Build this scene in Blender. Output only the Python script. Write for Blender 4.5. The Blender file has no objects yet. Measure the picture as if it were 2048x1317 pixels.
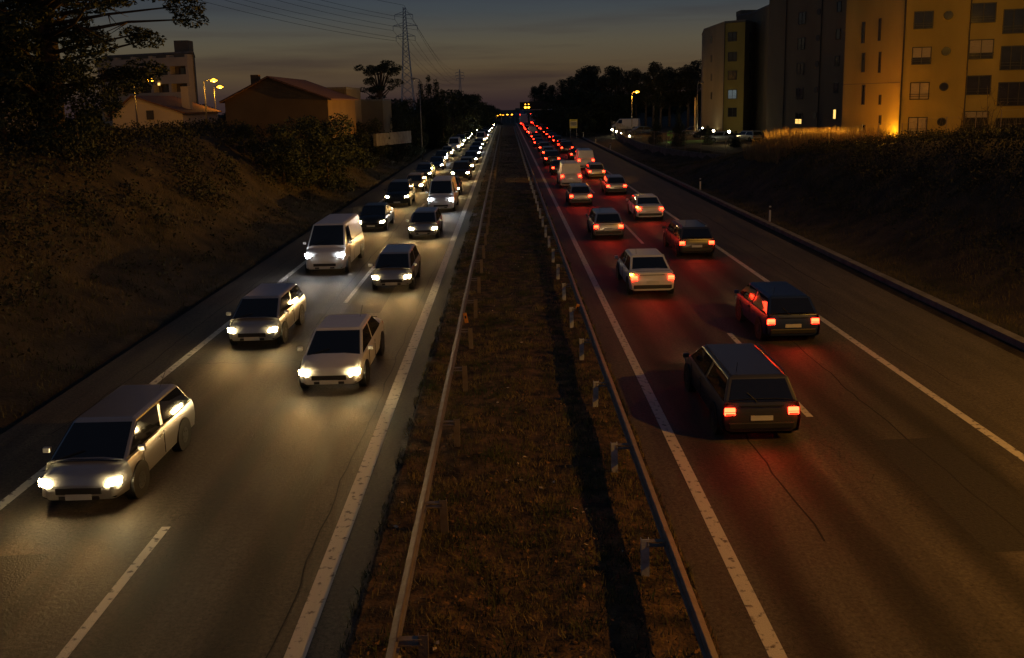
import bpy, math, random
import numpy as np
from mathutils import Vector, Matrix
R_ = math.radians
random.seed(7)
rng = np.random.default_rng(7)
sc = bpy.context.scene
COL = sc.collection

# ------------------------------------------------------------------ camera
F_, H_, PW, PH = 1730.0, 7.7, 2048.0, 1317.0
PITCH, YAW, ROLL = R_(10.0046), R_(-0.1725), 0.022
SHIFT_PX = 150.0
cd = bpy.data.cameras.new('camera'); cam = bpy.data.objects.new('camera', cd); COL.objects.link(cam)
cd.sensor_width = 36; cd.lens = F_ / PW * 36; cd.shift_y = -SHIFT_PX / PW; cd.clip_start = .1; cd.clip_end = 6000
cp, sp, cy, sy = math.cos(PITCH), math.sin(PITCH), math.cos(YAW), math.sin(YAW)
fw = Vector((-sy * cp, cy * cp, -sp)); r0 = Vector((cy, sy, 0)); u0 = r0.cross(fw)
cr, sr = math.cos(ROLL), math.sin(ROLL)
rt = cr * r0 - sr * u0; up = sr * r0 + cr * u0
m = Matrix((rt, up, -fw)).transposed().to_4x4(); m.translation = Vector((0, 0, H_)); cam.matrix_world = m
sc.camera = cam

def at(x, y, Y):
    """a point of the photograph (2048 px wide) at the road distance Y"""
    d = fw + rt * (x - PW / 2) / F_ + up * (PH / 2 - SHIFT_PX - y) / F_
    return Vector((0, 0, H_)) + d * (Y / d.y)

# ------------------------------------------------------------------ world, sun, exposure
w = bpy.data.worlds.new('World'); sc.world = w; w.use_nodes = True
nt = w.node_tree; nt.nodes.clear()
def N(t, **k):
    n = nt.nodes.new(t)
    for a, b in k.items(): setattr(n, a, b)
    return n
sky = N('ShaderNodeTexSky', sky_type='NISHITA', sun_disc=False)
SUN_EL, SUN_ROT = R_(-3.2), R_(-8)
sky.sun_elevation = SUN_EL; sky.sun_rotation = SUN_ROT; sky.air_density = 1.4; sky.dust_density = 3.0; sky.ozone_density = 2.2
tc = N('ShaderNodeTexCoord'); sep = N('ShaderNodeSeparateXYZ'); nt.links.new(tc.outputs['Generated'], sep.inputs[0])
# thin cloud streaks low over the horizon
mp = N('ShaderNodeMapping'); mp.inputs['Scale'].default_value = (2.2, 2.2, 30); nt.links.new(tc.outputs['Generated'], mp.inputs[0])
nz = N('ShaderNodeTexNoise'); nz.inputs['Scale'].default_value = 1.6; nz.inputs['Detail'].default_value = 5; nt.links.new(mp.outputs[0], nz.inputs[0])
rp = N('ShaderNodeValToRGB'); rp.color_ramp.elements[0].position = .47; rp.color_ramp.elements[1].position = .68; nt.links.new(nz.outputs[0], rp.inputs[0])
lo = N('ShaderNodeMapRange'); lo.inputs[1].default_value = .0; lo.inputs[2].default_value = .14; lo.inputs[3].default_value = .75; lo.inputs[4].default_value = 0.05
nt.links.new(sep.outputs[2], lo.inputs[0])
cm = N('ShaderNodeMath', operation='MULTIPLY'); nt.links.new(rp.outputs[0], cm.inputs[0]); nt.links.new(lo.outputs[0], cm.inputs[1])
# the afterglow: warm grey band under blue-grey
gr = N('ShaderNodeValToRGB'); e = gr.color_ramp.elements
e[0].position = 0; e[0].color = (.040, .024, .024, 1); e[1].position = 1; e[1].color = (.012, .020, .034, 1)
for p, c in ((.012, (.058, .036, .028)), (.035, (.100, .068, .036)), (.065, (.098, .084, .056)), (.10, (.056, .066, .072)), (.15, (.028, .046, .080)), (.28, (.014, .030, .066))):
    q = e.new(p); q.color = (*c, 1)
nt.links.new(sep.outputs[2], gr.inputs[0])
skm = N('ShaderNodeMix', data_type='RGBA', blend_type='ADD'); skm.inputs[0].default_value = 1
sc_ = N('ShaderNodeVectorMath', operation='SCALE'); sc_.inputs['Scale'].default_value = .03
nt.links.new(sky.outputs[0], sc_.inputs[0]); nt.links.new(sc_.outputs[0], skm.inputs[6]); nt.links.new(gr.outputs[0], skm.inputs[7])
mx = N('ShaderNodeMix', data_type='RGBA'); nt.links.new(cm.outputs[0], mx.inputs[0]); nt.links.new(skm.outputs[2], mx.inputs[6])
mx.inputs[7].default_value = (.030, .018, .020, 1)
bg = N('ShaderNodeBackground'); bg.inputs[1].default_value = .9; nt.links.new(mx.outputs[2], bg.inputs[0])
wo = N('ShaderNodeOutputWorld'); nt.links.new(bg.outputs[0], wo.inputs[0])
sc.view_settings.view_transform = 'Standard'; sc.view_settings.look = 'None'; sc.view_settings.exposure = 0; sc.view_settings.gamma = 1
sc.view_settings.use_curve_mapping = False

# ------------------------------------------------------------------ materials
def mat(name, col, rough=.8, metal=0, var=.25, scale=4, bump=.0, bscale=30, emit=None, strength=0, spec=.5, col2=None, stretch=(1, 1, 1), thr=(.3, .7)):
    m = bpy.data.materials.new(name); m.use_nodes = True; t = m.node_tree; b = t.nodes['Principled BSDF']
    b.inputs['Roughness'].default_value = rough; b.inputs['Metallic'].default_value = metal; b.inputs['Specular IOR Level'].default_value = spec
    tc = t.nodes.new('ShaderNodeTexCoord'); mp = t.nodes.new('ShaderNodeMapping'); mp.inputs['Scale'].default_value = stretch
    t.links.new(tc.outputs['Object'], mp.inputs[0])
    nz = t.nodes.new('ShaderNodeTexNoise'); nz.inputs['Scale'].default_value = scale; nz.inputs['Detail'].default_value = 6
    t.links.new(mp.outputs[0], nz.inputs[0])
    rp = t.nodes.new('ShaderNodeValToRGB'); rp.color_ramp.elements[0].position, rp.color_ramp.elements[1].position = thr
    c2 = col2 or tuple(min(1, c * (1 + var)) for c in col); c1 = col if col2 else tuple(c * (1 - var) for c in col)
    rp.color_ramp.elements[0].color = (*c1, 1); rp.color_ramp.elements[1].color = (*c2, 1)
    t.links.new(nz.outputs[0], rp.inputs[0]); t.links.new(rp.outputs[0], b.inputs['Base Color'])
    if bump:
        n2 = t.nodes.new('ShaderNodeTexNoise'); n2.inputs['Scale'].default_value = bscale; n2.inputs['Detail'].default_value = 5
        t.links.new(tc.outputs['Object'], n2.inputs[0])
        bp = t.nodes.new('ShaderNodeBump'); bp.inputs['Strength'].default_value = bump; bp.inputs['Distance'].default_value = .05
        t.links.new(n2.outputs[0], bp.inputs['Height']); t.links.new(bp.outputs[0], b.inputs['Normal'])
    if emit:
        b.inputs['Emission Color'].default_value = (*emit, 1); b.inputs['Emission Strength'].default_value = strength
    return m
# sodium colour
SOD = (1.0, .44, .035)       # sodium street light
M = {}
def asphalt(name, base, tracks):
    m = bpy.data.materials.new(name); m.use_nodes = True; t = m.node_tree; b = t.nodes['Principled BSDF']; L = t.links.new
    def n(k, **kw):
        q = t.nodes.new(k)
        for a, c in kw.items(): setattr(q, a, c)
        return q
    tc = n('ShaderNodeTexCoord'); sp_ = n('ShaderNodeSeparateXYZ'); L(tc.outputs['Object'], sp_.inputs[0])
    big = n('ShaderNodeMapping'); big.inputs['Scale'].default_value = (.5, .06, 1); L(tc.outputs['Object'], big.inputs[0])
    n1 = n('ShaderNodeTexNoise'); n1.inputs['Scale'].default_value = 2.2; n1.inputs['Detail'].default_value = 8; n1.inputs['Roughness'].default_value = .65; L(big.outputs[0], n1.inputs[0])
    n2 = n('ShaderNodeTexNoise'); n2.inputs['Scale'].default_value = 13; n2.inputs['Detail'].default_value = 6; n2.inputs['Roughness'].default_value = .8; L(tc.outputs['Object'], n2.inputs[0])
    r1 = n('ShaderNodeValToRGB'); r1.color_ramp.elements[0].position = .3; r1.color_ramp.elements[1].position = .7
    r1.color_ramp.elements[0].color = (*[c * .5 for c in base], 1); r1.color_ramp.elements[1].color = (*[c * 1.5 for c in base], 1); L(n1.outputs[0], r1.inputs[0])
    r2 = n('ShaderNodeMapRange'); r2.inputs[1].default_value = .3; r2.inputs[2].default_value = .7; r2.inputs[3].default_value = .35; r2.inputs[4].default_value = 1.65; L(n2.outputs[0], r2.inputs[0])
    # worn, rubbered wheel tracks: sum of bands along the lane
    acc = None
    for x in tracks:
        a = n('ShaderNodeMath', operation='SUBTRACT'); L(sp_.outputs[0], a.inputs[0]); a.inputs[1].default_value = x
        nn = n('ShaderNodeMath', operation='MULTIPLY'); L(n1.outputs[0], nn.inputs[0]); nn.inputs[1].default_value = .35
        a2 = n('ShaderNodeMath', operation='ADD'); L(a.outputs[0], a2.inputs[0]); L(nn.outputs[0], a2.inputs[1])
        c = n('ShaderNodeMath', operation='ABSOLUTE'); L(a2.outputs[0], c.inputs[0])
        d = n('ShaderNodeMapRange', interpolation_type='SMOOTHSTEP'); d.inputs[1].default_value = .08; d.inputs[2].default_value = .6; d.inputs[3].default_value = .62; d.inputs[4].default_value = 0; L(c.outputs[0], d.inputs[0])
        if acc is None: acc = d
        else:
            s = n('ShaderNodeMath', operation='ADD'); L(acc.outputs[0], s.inputs[0]); L(d.outputs[0], s.inputs[1]); acc = s
    inv = n('ShaderNodeMath', operation='SUBTRACT'); inv.inputs[0].default_value = 1; L(acc.outputs[0], inv.inputs[1])
    mu = n('ShaderNodeMath', operation='MULTIPLY'); L(inv.outputs[0], mu.inputs[0]); L(r2.outputs[0], mu.inputs[1])
    # cracks and tar seams
    vo = n('ShaderNodeTexVoronoi', feature='DISTANCE_TO_EDGE'); vm = n('ShaderNodeMapping'); vm.inputs['Scale'].default_value = (.28, .09, 1)
    ad = n('ShaderNodeMix', data_type='VECTOR'); ad.inputs[0].default_value = .08; L(tc.outputs['Object'], ad.inputs[4]); 
    n3 = n('ShaderNodeTexNoise'); n3.inputs['Scale'].default_value = 1.7; n3.inputs['Detail'].default_value = 6; L(tc.outputs['Object'], n3.inputs[0]); 
    vs = n('ShaderNodeVectorMath', operation='SCALE'); vs.inputs['Scale'].default_value = 14; L(n3.outputs['Color'], vs.inputs[0]); 
    va = n('ShaderNodeVectorMath', operation='ADD'); L(tc.outputs['Object'], va.inputs[0]); vs2 = n('ShaderNodeVectorMath', operation='SCALE'); vs2.inputs['Scale'].default_value = 1.6; L(n3.outputs['Color'], vs2.inputs[0]); L(vs2.outputs[0], va.inputs[1])
    L(va.outputs[0], vm.inputs[0]); L(vm.outputs[0], vo.inputs['Vector']); vo.inputs['Scale'].default_value = 1
    ck = n('ShaderNodeMapRange'); ck.inputs[1].default_value = .0; ck.inputs[2].default_value = .006; ck.inputs[3].default_value = .45; ck.inputs[4].default_value = 1; L(vo.outputs['Distance'], ck.inputs[0])
    mu2 = n('ShaderNodeMath', operation='MULTIPLY'); L(mu.outputs[0], mu2.inputs[0]); L(ck.outputs[0], mu2.inputs[1])
    vsx = n('ShaderNodeVectorMath', operation='SCALE'); L(r1.outputs[0], vsx.inputs[0]); L(mu2.outputs[0], vsx.inputs['Scale']); L(vsx.outputs[0], b.inputs['Base Color'])
    rr = n('ShaderNodeMapRange'); b.inputs['Specular IOR Level'].default_value = .35; rr.inputs[3].default_value = .52; rr.inputs[4].default_value = .85; L(n1.outputs[0], rr.inputs[0]); L(rr.outputs[0], b.inputs['Roughness'])
    bp = n('ShaderNodeBump'); bp.inputs['Strength'].default_value = .8; bp.inputs['Distance'].default_value = .03; L(n2.outputs[0], bp.inputs['Height']); L(bp.outputs[0], b.inputs['Normal'])
    return m
M['asphalt_l'] = asphalt('left_asphalt', (.100, .080, .058), (-4.1, -5.75, -7.7, -9.4))
M['asphalt_r'] = asphalt('right_asphalt', (.100, .082, .062), (4.5, 6.2, 8.1, 9.8))
M['paint'] = mat('road_paint', (.13, .11, .09), .65, scale=7, col2=(.68, .62, .52), bump=.5, bscale=60, thr=(.33, .44))
M['bank'] = mat('bank_soil', (.020, .015, .008), .95, col2=(.075, .052, .026), scale=.9, bump=1, bscale=10)
M['verge'] = mat('verge_grass', (.030, .042, .014), .8, col2=(.15, .12, .05), scale=.45, thr=(.42, .62))
M['soil'] = mat('soil', (.034, .020, .010), .95, col2=(.19, .105, .045), scale=2.6, thr=(.38, .66), bump=1, bscale=14)
M['grass'] = mat('grass_blades', (.06, .085, .025), .8, col2=(.30, .22, .085), scale=.8, thr=(.4, .62))
M['tar'] = mat('tar', (.018, .016, .014), .85, var=.2)
M['patch'] = mat('patch_asphalt', (.035, .030, .025), .8, var=.3, scale=14, bump=.5, bscale=30)
M['litter'] = mat('leaf_litter', (.16, .075, .03), .9, col2=(.34, .17, .06), scale=3)
M['cream_scrap'] = mat('scraps', (.5, .36, .2), .8, col2=(.7, .55, .36), scale=3)
M['dry'] = mat('dry_stalks', (.20, .14, .06), .85, col2=(.34, .24, .11), scale=2)
M['shrub'] = mat('shrub_leaves', (.022, .030, .012), .8, col2=(.065, .060, .026), scale=.9)
M['leafd'] = mat('dark_foliage', (.020, .032, .014), .75, col2=(.050, .062, .026), scale=.7)
M['leafe'] = mat('eucalyptus_foliage', (.035, .045, .022), .7, col2=(.10, .095, .050), scale=.4)
M['bark'] = mat('bark', (.10, .07, .045), .95, var=.4, scale=6, bump=.8, bscale=12)
M['palebark'] = mat('pale_bark', (.26, .21, .15), .9, var=.35, scale=4, bump=.5, bscale=10)
M['conc'] = mat('concrete', (.20, .185, .165), .9, var=.3, scale=2, bump=.4, bscale=20)
M['galv'] = mat('galvanised_steel', (.60, .60, .60), .5, .35, var=.35, scale=5, bump=.15, bscale=30)
M['rust'] = mat('weathered_steel', (.26, .19, .13), .55, .5, col2=(.36, .30, .24), scale=4, bump=.2, bscale=30)
M['white'] = mat('white_paint', (.72, .70, .66), .5, var=.12, scale=6)
M['black'] = mat('black_plastic', (.02, .02, .02), .5, var=.2)
M['orange'] = mat('orange_reflector', (.75, .30, .05), .4, var=.15, scale=20)
M['plasA'] = mat('ochre_render', (.38, .29, .07), .9, col2=(.50, .38, .10), scale=.35, bump=.25, bscale=9, stretch=(1, 1, .25))
M['plasB'] = mat('brown_render', (.17, .135, .085), .9, col2=(.22, .175, .11), scale=.4, bump=.25, bscale=9, stretch=(1, 1, .25))
M['plasG'] = mat('grey_render', (.17, .15, .11), .9, col2=(.22, .195, .145), scale=.4, bump=.25, bscale=9, stretch=(1, 1, .25))
M['plasW'] = mat('cream_render', (.55, .44, .30), .9, col2=(.65, .53, .37), scale=.5, bump=.2, bscale=9)
M['plasO'] = mat('orange_brown_render', (.20, .12, .045), .9, col2=(.26, .16, .06), scale=.4, bump=.2, bscale=8)
M['tile'] = mat('roof_tiles', (.16, .075, .045), .85, col2=(.24, .12, .07), scale=3, stretch=(1, 6, 1), bump=.8, bscale=9)
M['frame'] = mat('window_frame', (.05, .045, .04), .5, var=.2)
M['glass'] = mat('window_glass', (.035, .035, .04), .08, var=.3, scale=1.0, spec=.8)
M['blind'] = mat('roller_blind', (.42, .36, .24), .7, var=.15, scale=3, stretch=(1, 1, 12))
M['lit'] = mat('lit_window', (.6, .45, .2), .7, emit=(1, .62, .16), strength=1.5)
M['litd'] = mat('dim_lit_window', (.3, .3, .28), .4, emit=(.55, .75, .80), strength=.10)
M['pole'] = mat('lamp_post_steel', (.30, .28, .25), .5, .3, var=.2)
M['sod'] = mat('sodium_lamp', (1, .6, .2), .4, emit=(1, .40, .02), strength=9)
M['sodfar'] = mat('amber_lamp', (1, .6, .2), .4, emit=(1, .40, .02), strength=14)
M['globe'] = mat('globe_lamp', (1, .95, .8), .4, emit=(1, .86, .50), strength=60)
M['head'] = mat('headlight_lens', (1, 1, 1), .2, emit=(1, .74, .34), strength=180)
M['headc'] = mat('cool_headlight_lens', (1, 1, 1), .2, emit=(.90, .94, 1), strength=160)
M['tail'] = mat('tail_light_lens', (.6, .02, .02), .3, emit=(1, .020, .006), strength=34)
M['amber'] = mat('indicator_lens', (.8, .35, .05), .3, emit=(1, .42, .03), strength=30)
M['tyre'] = mat('tyre_rubber', (.009, .009, .009), .85, var=.2)
M['rim'] = mat('wheel_rim', (.16, .16, .165), .35, .9, var=.15)
M['carglass'] = mat('car_glass', (.012, .013, .015), .04, var=.1, spec=.9)
M['plate'] = mat('number_plate', (.6, .6, .56), .5, var=.05)
M['yellow'] = mat('yellow_board', (.72, .50, .07), .6, var=.1, emit=(1, .7, .1), strength=.05)
M['cream'] = mat('cream_panel', (.75, .66, .42), .6, var=.1)
M['blue'] = mat('blue_sign_face', (.03, .09, .36), .5, var=.1)
M['stone'] = mat('retaining_wall', (.16, .14, .12), .95, var=.35, scale=1.5, bump=.6, bscale=10)
M['dgreen'] = mat('lit_lawn', (.06, .14, .02), .9, col2=(.10, .22, .03), scale=2, bump=.6, bscale=20)
PAINT = {n: mat(n + '_car_paint', c, .28, mt, var=.04, spec=.6) for n, c, mt in (
    ('silver', (.42, .42, .43), .6), ('black', (.012, .012, .014), 0), ('dark grey', (.08, .08, .085), .5), ('white', (.70, .70, .68), 0),
    ('red', (.35, .02, .015), 0), ('dark blue', (.02, .04, .12), .2), ('beige', (.42, .36, .26), .2), ('green', (.03, .09, .05), .2))}

# ------------------------------------------------------------------ mesh helpers
class MB:
    def __init__(s): s.v = []; s.f = []
    def add(s, vs, fs):
        o = len(s.v); s.v += [tuple(x) for x in vs]; s.f += [tuple(i + o for i in f) for f in fs]; return s
    def box(s, c, d, rz=0, taper=1):
        x, y, z = [q / 2 for q in d]; ca, sa = math.cos(rz), math.sin(rz); vs = []
        for k, (a, b, e) in enumerate(((-1, -1, -1), (1, -1, -1), (1, 1, -1), (-1, 1, -1), (-1, -1, 1), (1, -1, 1), (1, 1, 1), (-1, 1, 1))):
            t = taper if e > 0 else 1; px, py = a * x * t, b * y * t
            vs.append((c[0] + px * ca - py * sa, c[1] + px * sa + py * ca, c[2] + e * z))
        return s.add(vs, [(0, 3, 2, 1), (4, 5, 6, 7), (0, 1, 5, 4), (1, 2, 6, 5), (2, 3, 7, 6), (3, 0, 4, 7)])
    def tube(s, pts, rad, n=8):
        pts = [Vector(p) for p in pts]
        if not hasattr(rad, '__len__'): rad = [rad] * len(pts)
        vs = []
        for i, p in enumerate(pts):
            d = (pts[min(i + 1, len(pts) - 1)] - pts[max(i - 1, 0)]).normalized()
            a = d.cross(Vector((0, 0, 1)) if abs(d.z) < .9 else Vector((0, 1, 0))).normalized(); b = d.cross(a)
            for k in range(n):
                t = 2 * math.pi * k / n; vs.append(p + (a * math.cos(t) + b * math.sin(t)) * rad[i])
        fs = [(i * n + k, i * n + (k + 1) % n, (i + 1) * n + (k + 1) % n, (i + 1) * n + k) for i in range(len(pts) - 1) for k in range(n)]
        fs += [tuple(range(n))[::-1], tuple(range((len(pts) - 1) * n, len(pts) * n))]
        return s.add(vs, fs)
    def cyl(s, c, r, h, axis='z', n=16):
        d = {'x': Vector((h / 2, 0, 0)), 'y': Vector((0, h / 2, 0)), 'z': Vector((0, 0, h / 2))}[axis]
        return s.tube([Vector(c) - d, Vector(c) + d], r, n)
    def sphere(s, c, r, n=12, sc=(1, 1, 1)):
        vs = [(c[0], c[1], c[2] + r * sc[2])]
        for i in range(1, n // 2):
            t = math.pi * i / (n // 2)
            vs += [(c[0] + r * sc[0] * math.sin(t) * math.cos(2 * math.pi * k / n), c[1] + r * sc[1] * math.sin(t) * math.sin(2 * math.pi * k / n), c[2] + r * sc[2] * math.cos(t)) for k in range(n)]
        vs.append((c[0], c[1], c[2] - r * sc[2])); q = len(vs) - 1; fs = [(0, 1 + k, 1 + (k + 1) % n) for k in range(n)]
        for i in range(n // 2 - 2): fs += [(1 + i * n + k, 1 + (i + 1) * n + k, 1 + (i + 1) * n + (k + 1) % n, 1 + i * n + (k + 1) % n) for k in range(n)]
        o = 1 + (n // 2 - 2) * n; fs += [(o + k, q, o + (k + 1) % n) for k in range(n)]
        return s.add(vs, fs)
    def prism(s, poly, z0, z1):
        n = len(poly); g = (lambda z, i: z[i]) if hasattr(z0, '__len__') else (lambda z, i: z)
        z1f = (lambda i: z1[i]) if hasattr(z1, '__len__') else (lambda i: z1)
        vs = [(p[0], p[1], g(z0, i)) for i, p in enumerate(poly)] + [(p[0], p[1], z1f(i)) for i, p in enumerate(poly)]
        return s.add(vs, [tuple(range(n))[::-1], tuple(range(n, 2 * n))] + [(i, (i + 1) % n, n + (i + 1) % n, n + i) for i in range(n)])
    def loft(s, rings, cap=True):
        n = len(rings[0]); vs = [p for r in rings for p in r]
        fs = [(i * n + k, i * n + (k + 1) % n, (i + 1) * n + (k + 1) % n, (i + 1) * n + k) for i in range(len(rings) - 1) for k in range(n)]
        if cap: fs += [tuple(range(n))[::-1], tuple(range((len(rings) - 1) * n, len(rings) * n))]
        return s.add(vs, fs)
    def build(s, name, mt, parent=None, bevel=0, smooth=False, loc=None):
        me = bpy.data.meshes.new(name); me.from_pydata(s.v, [], s.f); me.materials.append(mt)
        o = bpy.data.objects.new(name, me); COL.objects.link(o)
        if parent: o.parent = parent
        if loc is not None: o.location = loc
        if smooth: me.polygons.foreach_set('use_smooth', [True] * len(me.polygons))
        if bevel:
            b = o.modifiers.new('b', 'BEVEL'); b.width = bevel; b.segments = 2; b.limit_method = 'ANGLE'
        me.validate(); return o
def raw(name, V, n, mt, parent=None):
    """numpy array of n-gon corners (k*n,3) as a mesh of loose n-gons"""
    k = len(V) // n; me = bpy.data.meshes.new(name); me.vertices.add(k * n); me.vertices.foreach_set('co', V.astype(np.float32).ravel())
    me.loops.add(k * n); me.loops.foreach_set('vertex_index', np.arange(k * n, dtype=np.int32)); me.polygons.add(k)
    me.polygons.foreach_set('loop_start', np.arange(0, k * n, n, dtype=np.int32)); me.update(calc_edges=True); me.materials.append(mt)
    o = bpy.data.objects.new(name, me); COL.objects.link(o)
    if parent: o.parent = parent
    return o
def tag(o, label=None, cat=None, group=None, kind=None):
    for k, v in (('label', label), ('category', cat), ('group', group), ('kind', kind)):
        if v: o[k] = v
    return o
def empty(name, loc, label, cat, group=None, rz=0):
    o = bpy.data.objects.new(name, None); o.empty_display_size = .3; o.location = loc; o.rotation_euler = (0, 0, rz); COL.objects.link(o)
    return tag(o, label, cat, group)
def dup(o, loc=None, rz=None, label=None, group=None, scale=None):
    def cp_(a, par):
        c = a.copy(); COL.objects.link(c)
        if par: c.parent = par
        for ch in kids.get(a.name, []): cp_(ch, c)
        return c
    kids = {}
    def walk(a):
        kids[a.name] = list(a.children)
        for ch in a.children: walk(ch)
    walk(o); c = cp_(o, None)
    if loc is not None: c.location = loc
    if rz is not None: c.rotation_euler = (0, 0, rz)
    if label: c['label'] = label
    if group: c['group'] = group
    if scale: c.scale = (scale,) * 3 if not hasattr(scale, '__len__') else scale
    return c
def light(name, typ, loc, col, watt, parent=None, aim=None, size=.15, spot=None, blend=1):
    l = bpy.data.lights.new(name, typ); l.color = col; l.energy = watt; l.shadow_soft_size = size
    if spot: l.spot_size = spot; l.spot_blend = blend
    o = bpy.data.objects.new(name, l); COL.objects.link(o); o.location = loc
    if parent: o.parent = parent
    if aim is not None: o.rotation_euler = Vector(aim).to_track_quat('-Z', 'Y').to_euler()
    return o
def ss(a, b, x): t = np.clip((x - a) / (b - a), 0, 1); return t * t * (3 - 2 * t)

# ------------------------------------------------------------------ ground
def zr(Y):
    Y = np.asarray(Y, float); q = np.clip(Y - 300, 0, 75); return -.0004 * q * q - .06 * np.clip(Y - 375, 0, 250)
WALLP = np.array([(95, 25.5), (100, 22.8), (110, 20.2), (122, 19.0), (140, 19.3), (165, 20.9), (200, 23.2), (230, 27)])
def wallx(Y): return np.interp(Y, WALLP[:, 0], WALLP[:, 1])
def zt(X, Y):
    X = np.asarray(X, float); Y = np.asarray(Y, float); base = zr(Y)
    hl = np.interp(Y, [0, 110, 170, 300, 500], [5.9, 5.7, 2.3, 1.2, 4])
    left = ss(-13.0, -23.5, X) * hl
    gutl = -.16 * np.exp(-((X + 12.75) / .3) ** 2)
    zc = np.interp(Y, [0, 45, 55, 62, 75, 84, 95, 150, 230, 400], [5.4, 5.25, 4.7, 3.85, 3.45, 2.5, 1.3, 1.5, 2.2, 5])
    xc = np.interp(Y, [0, 45, 55, 62, 70, 85], [27.5, 26.8, 25.6, 23.0, 23.5, 24])
    near = .08 + .65 * ss(16.5, 19, X) * 1.0 + ss(17.2, xc, X) * (zc - .73)
    wx = wallx(Y); far = .08 + .35 * ss(16.5, wx - .5, X) + (zc - .43) * ss(wx - .25, wx + .25, X)
    k = ss(88, 98, Y); right = (near * (1 - k) + far * k) * ss(15.7, 16.3, X)
    gut = -.22 * np.exp(-((X - 15.35) / .28) ** 2)
    bumps = .10 * (np.sin(X * 1.3 + Y * .7) * np.sin(Y * .9 - X * .4) + .6 * np.sin(X * 2.9 + 1) * np.sin(Y * 2.3)) * (ss(16.5, 19, X) + ss(-14, -17, X)) * np.exp(-((k * (X > 16)) * 3))
    med = .06 * np.sin(X * 2.1 + Y * .35) * np.sin(Y * .6) * ss(-2.2, -1.6, X) * ss(2.5, 2.0, X)
    return base + left + gutl + right + gut + bumps + med - .03
def Z(x, y): return float(zt(x, y))
xs = np.unique(np.concatenate([np.array([-1500, -900, -500, -300, -200, -140, -100, -75, -60, -50, -42, -36]), np.arange(-32, -12, .7), np.arange(-13.6, -12, .16), np.arange(-12, 15, 1.0), np.arange(-2.6, 2.8, .35),
     np.arange(14.4, 17, .14), np.arange(17, 34, .6), np.array([36, 39, 43, 48, 55, 65, 80, 100, 140, 200, 300, 500, 900, 1500])]))
ys = np.unique(np.concatenate([np.arange(-24, 0, 4), np.arange(0, 90, .9), np.arange(90, 240, 2.0), np.arange(240, 420, 6), np.array([450, 500, 560, 620, 700, 850, 1000, 1300, 1800, 2600])]))
GX, GY = np.meshgrid(xs, ys); GZ = zt(GX, GY); nx, ny = len(xs), len(ys)
idx = np.arange(nx * ny).reshape(ny, nx); q = np.stack([idx[:-1, :-1], idx[:-1, 1:], idx[1:, 1:], idx[1:, :-1]], -1).reshape(-1, 4)
me = bpy.data.meshes.new('ground'); me.from_pydata(np.stack([GX, GY, GZ], -1).reshape(-1, 3).tolist(), [], q.tolist()); me.materials.append(M['bank'])
me.polygons.foreach_set('use_smooth', [True] * len(me.polygons))
g = bpy.data.objects.new('ground', me); COL.objects.link(g); tag(g, 'dark earth and grass verges on both sides of the motorway', kind='structure')
YS = list(np.arange(-24, 300, 12.)) + list(np.arange(300, 640, 15.))
def strip(name, x0, x1, z, mt, label=None, y0=-24, y1=640):
    yy = [y for y in YS if y0 < y < y1]; yy = [y0] + yy + [y1]; b = MB(); z1 = z
    for a, c in zip(yy[:-1], yy[1:]):
        za, zc = float(zr(a)) + z, float(zr(c)) + z; b.add([(x0, a, za), (x1, a, za), (x1, c, zc), (x0, c, zc)], [(0, 1, 2, 3)])
    o = b.build(name, mt); return tag(o, label, kind='structure')
strip('road', -12.45, -2.42, .0, M['asphalt_l'], 'worn asphalt of the left carriageway')
strip('road', 2.85, 14.85, .0, M['asphalt_r'], 'worn asphalt of the right carriageway')
strip('road_marking', -3.33, -3.02, .004, M['paint'], 'solid edge line along the median of the left carriageway')
strip('road_marking', 3.49, 3.74, .004, M['paint'], 'solid edge line along the median of the right carriageway')
strip('road_marking', 10.72, 10.94, .004, M['paint'], 'solid edge line between outer lane and right hard shoulder')
strip('road_marking', -10.35, -10.12, .004, M['paint'], 'solid edge line between outer lane and left hard shoulder')
def dashes(x, y0, per, ln, label):
    b = MB(); y = y0
    while y < 330:
        za, zb = float(zr(y)) + .004, float(zr(y + ln)) + .004
        b.add([(x, y, za), (x + .17, y, za), (x + .17, y + ln, zb), (x, y + ln, zb)], [(0, 1, 2, 3)]); y += per
    tag(b.build('road_marking', M['paint']), label, kind='structure')
dashes(7.12, 19.95 - 26.0, 26.0, 7.7, 'dashed white lane line of the right carriageway')
dashes(-6.62, 15.1 - 7.7 - 26.0, 26.0, 7.7, 'dashed lane line of the left carriageway')
# median soil sheet, patches and joints in the asphalt
mxs = np.arange(-2.45, 2.86, .265); mys = np.concatenate([np.arange(4, 90, .6), np.arange(90, 330, 3)]); AX, AY = np.meshgrid(mxs, mys); AZ = zt(AX, AY) + .034
ii = np.arange(AX.size).reshape(AX.shape); qq = np.stack([ii[:-1, :-1], ii[:-1, 1:], ii[1:, 1:], ii[1:, :-1]], -1).reshape(-1, 4)
me = bpy.data.meshes.new('median_ground'); me.from_pydata(np.stack([AX, AY, AZ], -1).reshape(-1, 3).tolist(), [], qq.tolist()); me.materials.append(M['soil'])
o = bpy.data.objects.new('median_ground', me); COL.objects.link(o); tag(o, 'red-brown soil of the median between the guard rails', kind='structure')
def wob(pts, wd_, z=.003):
    b = MB()
    for (x0, y0), (x1, y1) in zip(pts[:-1], pts[1:]):
        d = Vector((x1 - x0, y1 - y0, 0)).normalized(); n = Vector((-d.y, d.x, 0)) * wd_ / 2
        b.add([(x0 + n.x, y0 + n.y, z), (x0 - n.x, y0 - n.y, z), (x1 - n.x, y1 - n.y, z), (x1 + n.x, y1 + n.y, z)], [(3, 2, 1, 0)])
    return b
b = MB()
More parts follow.
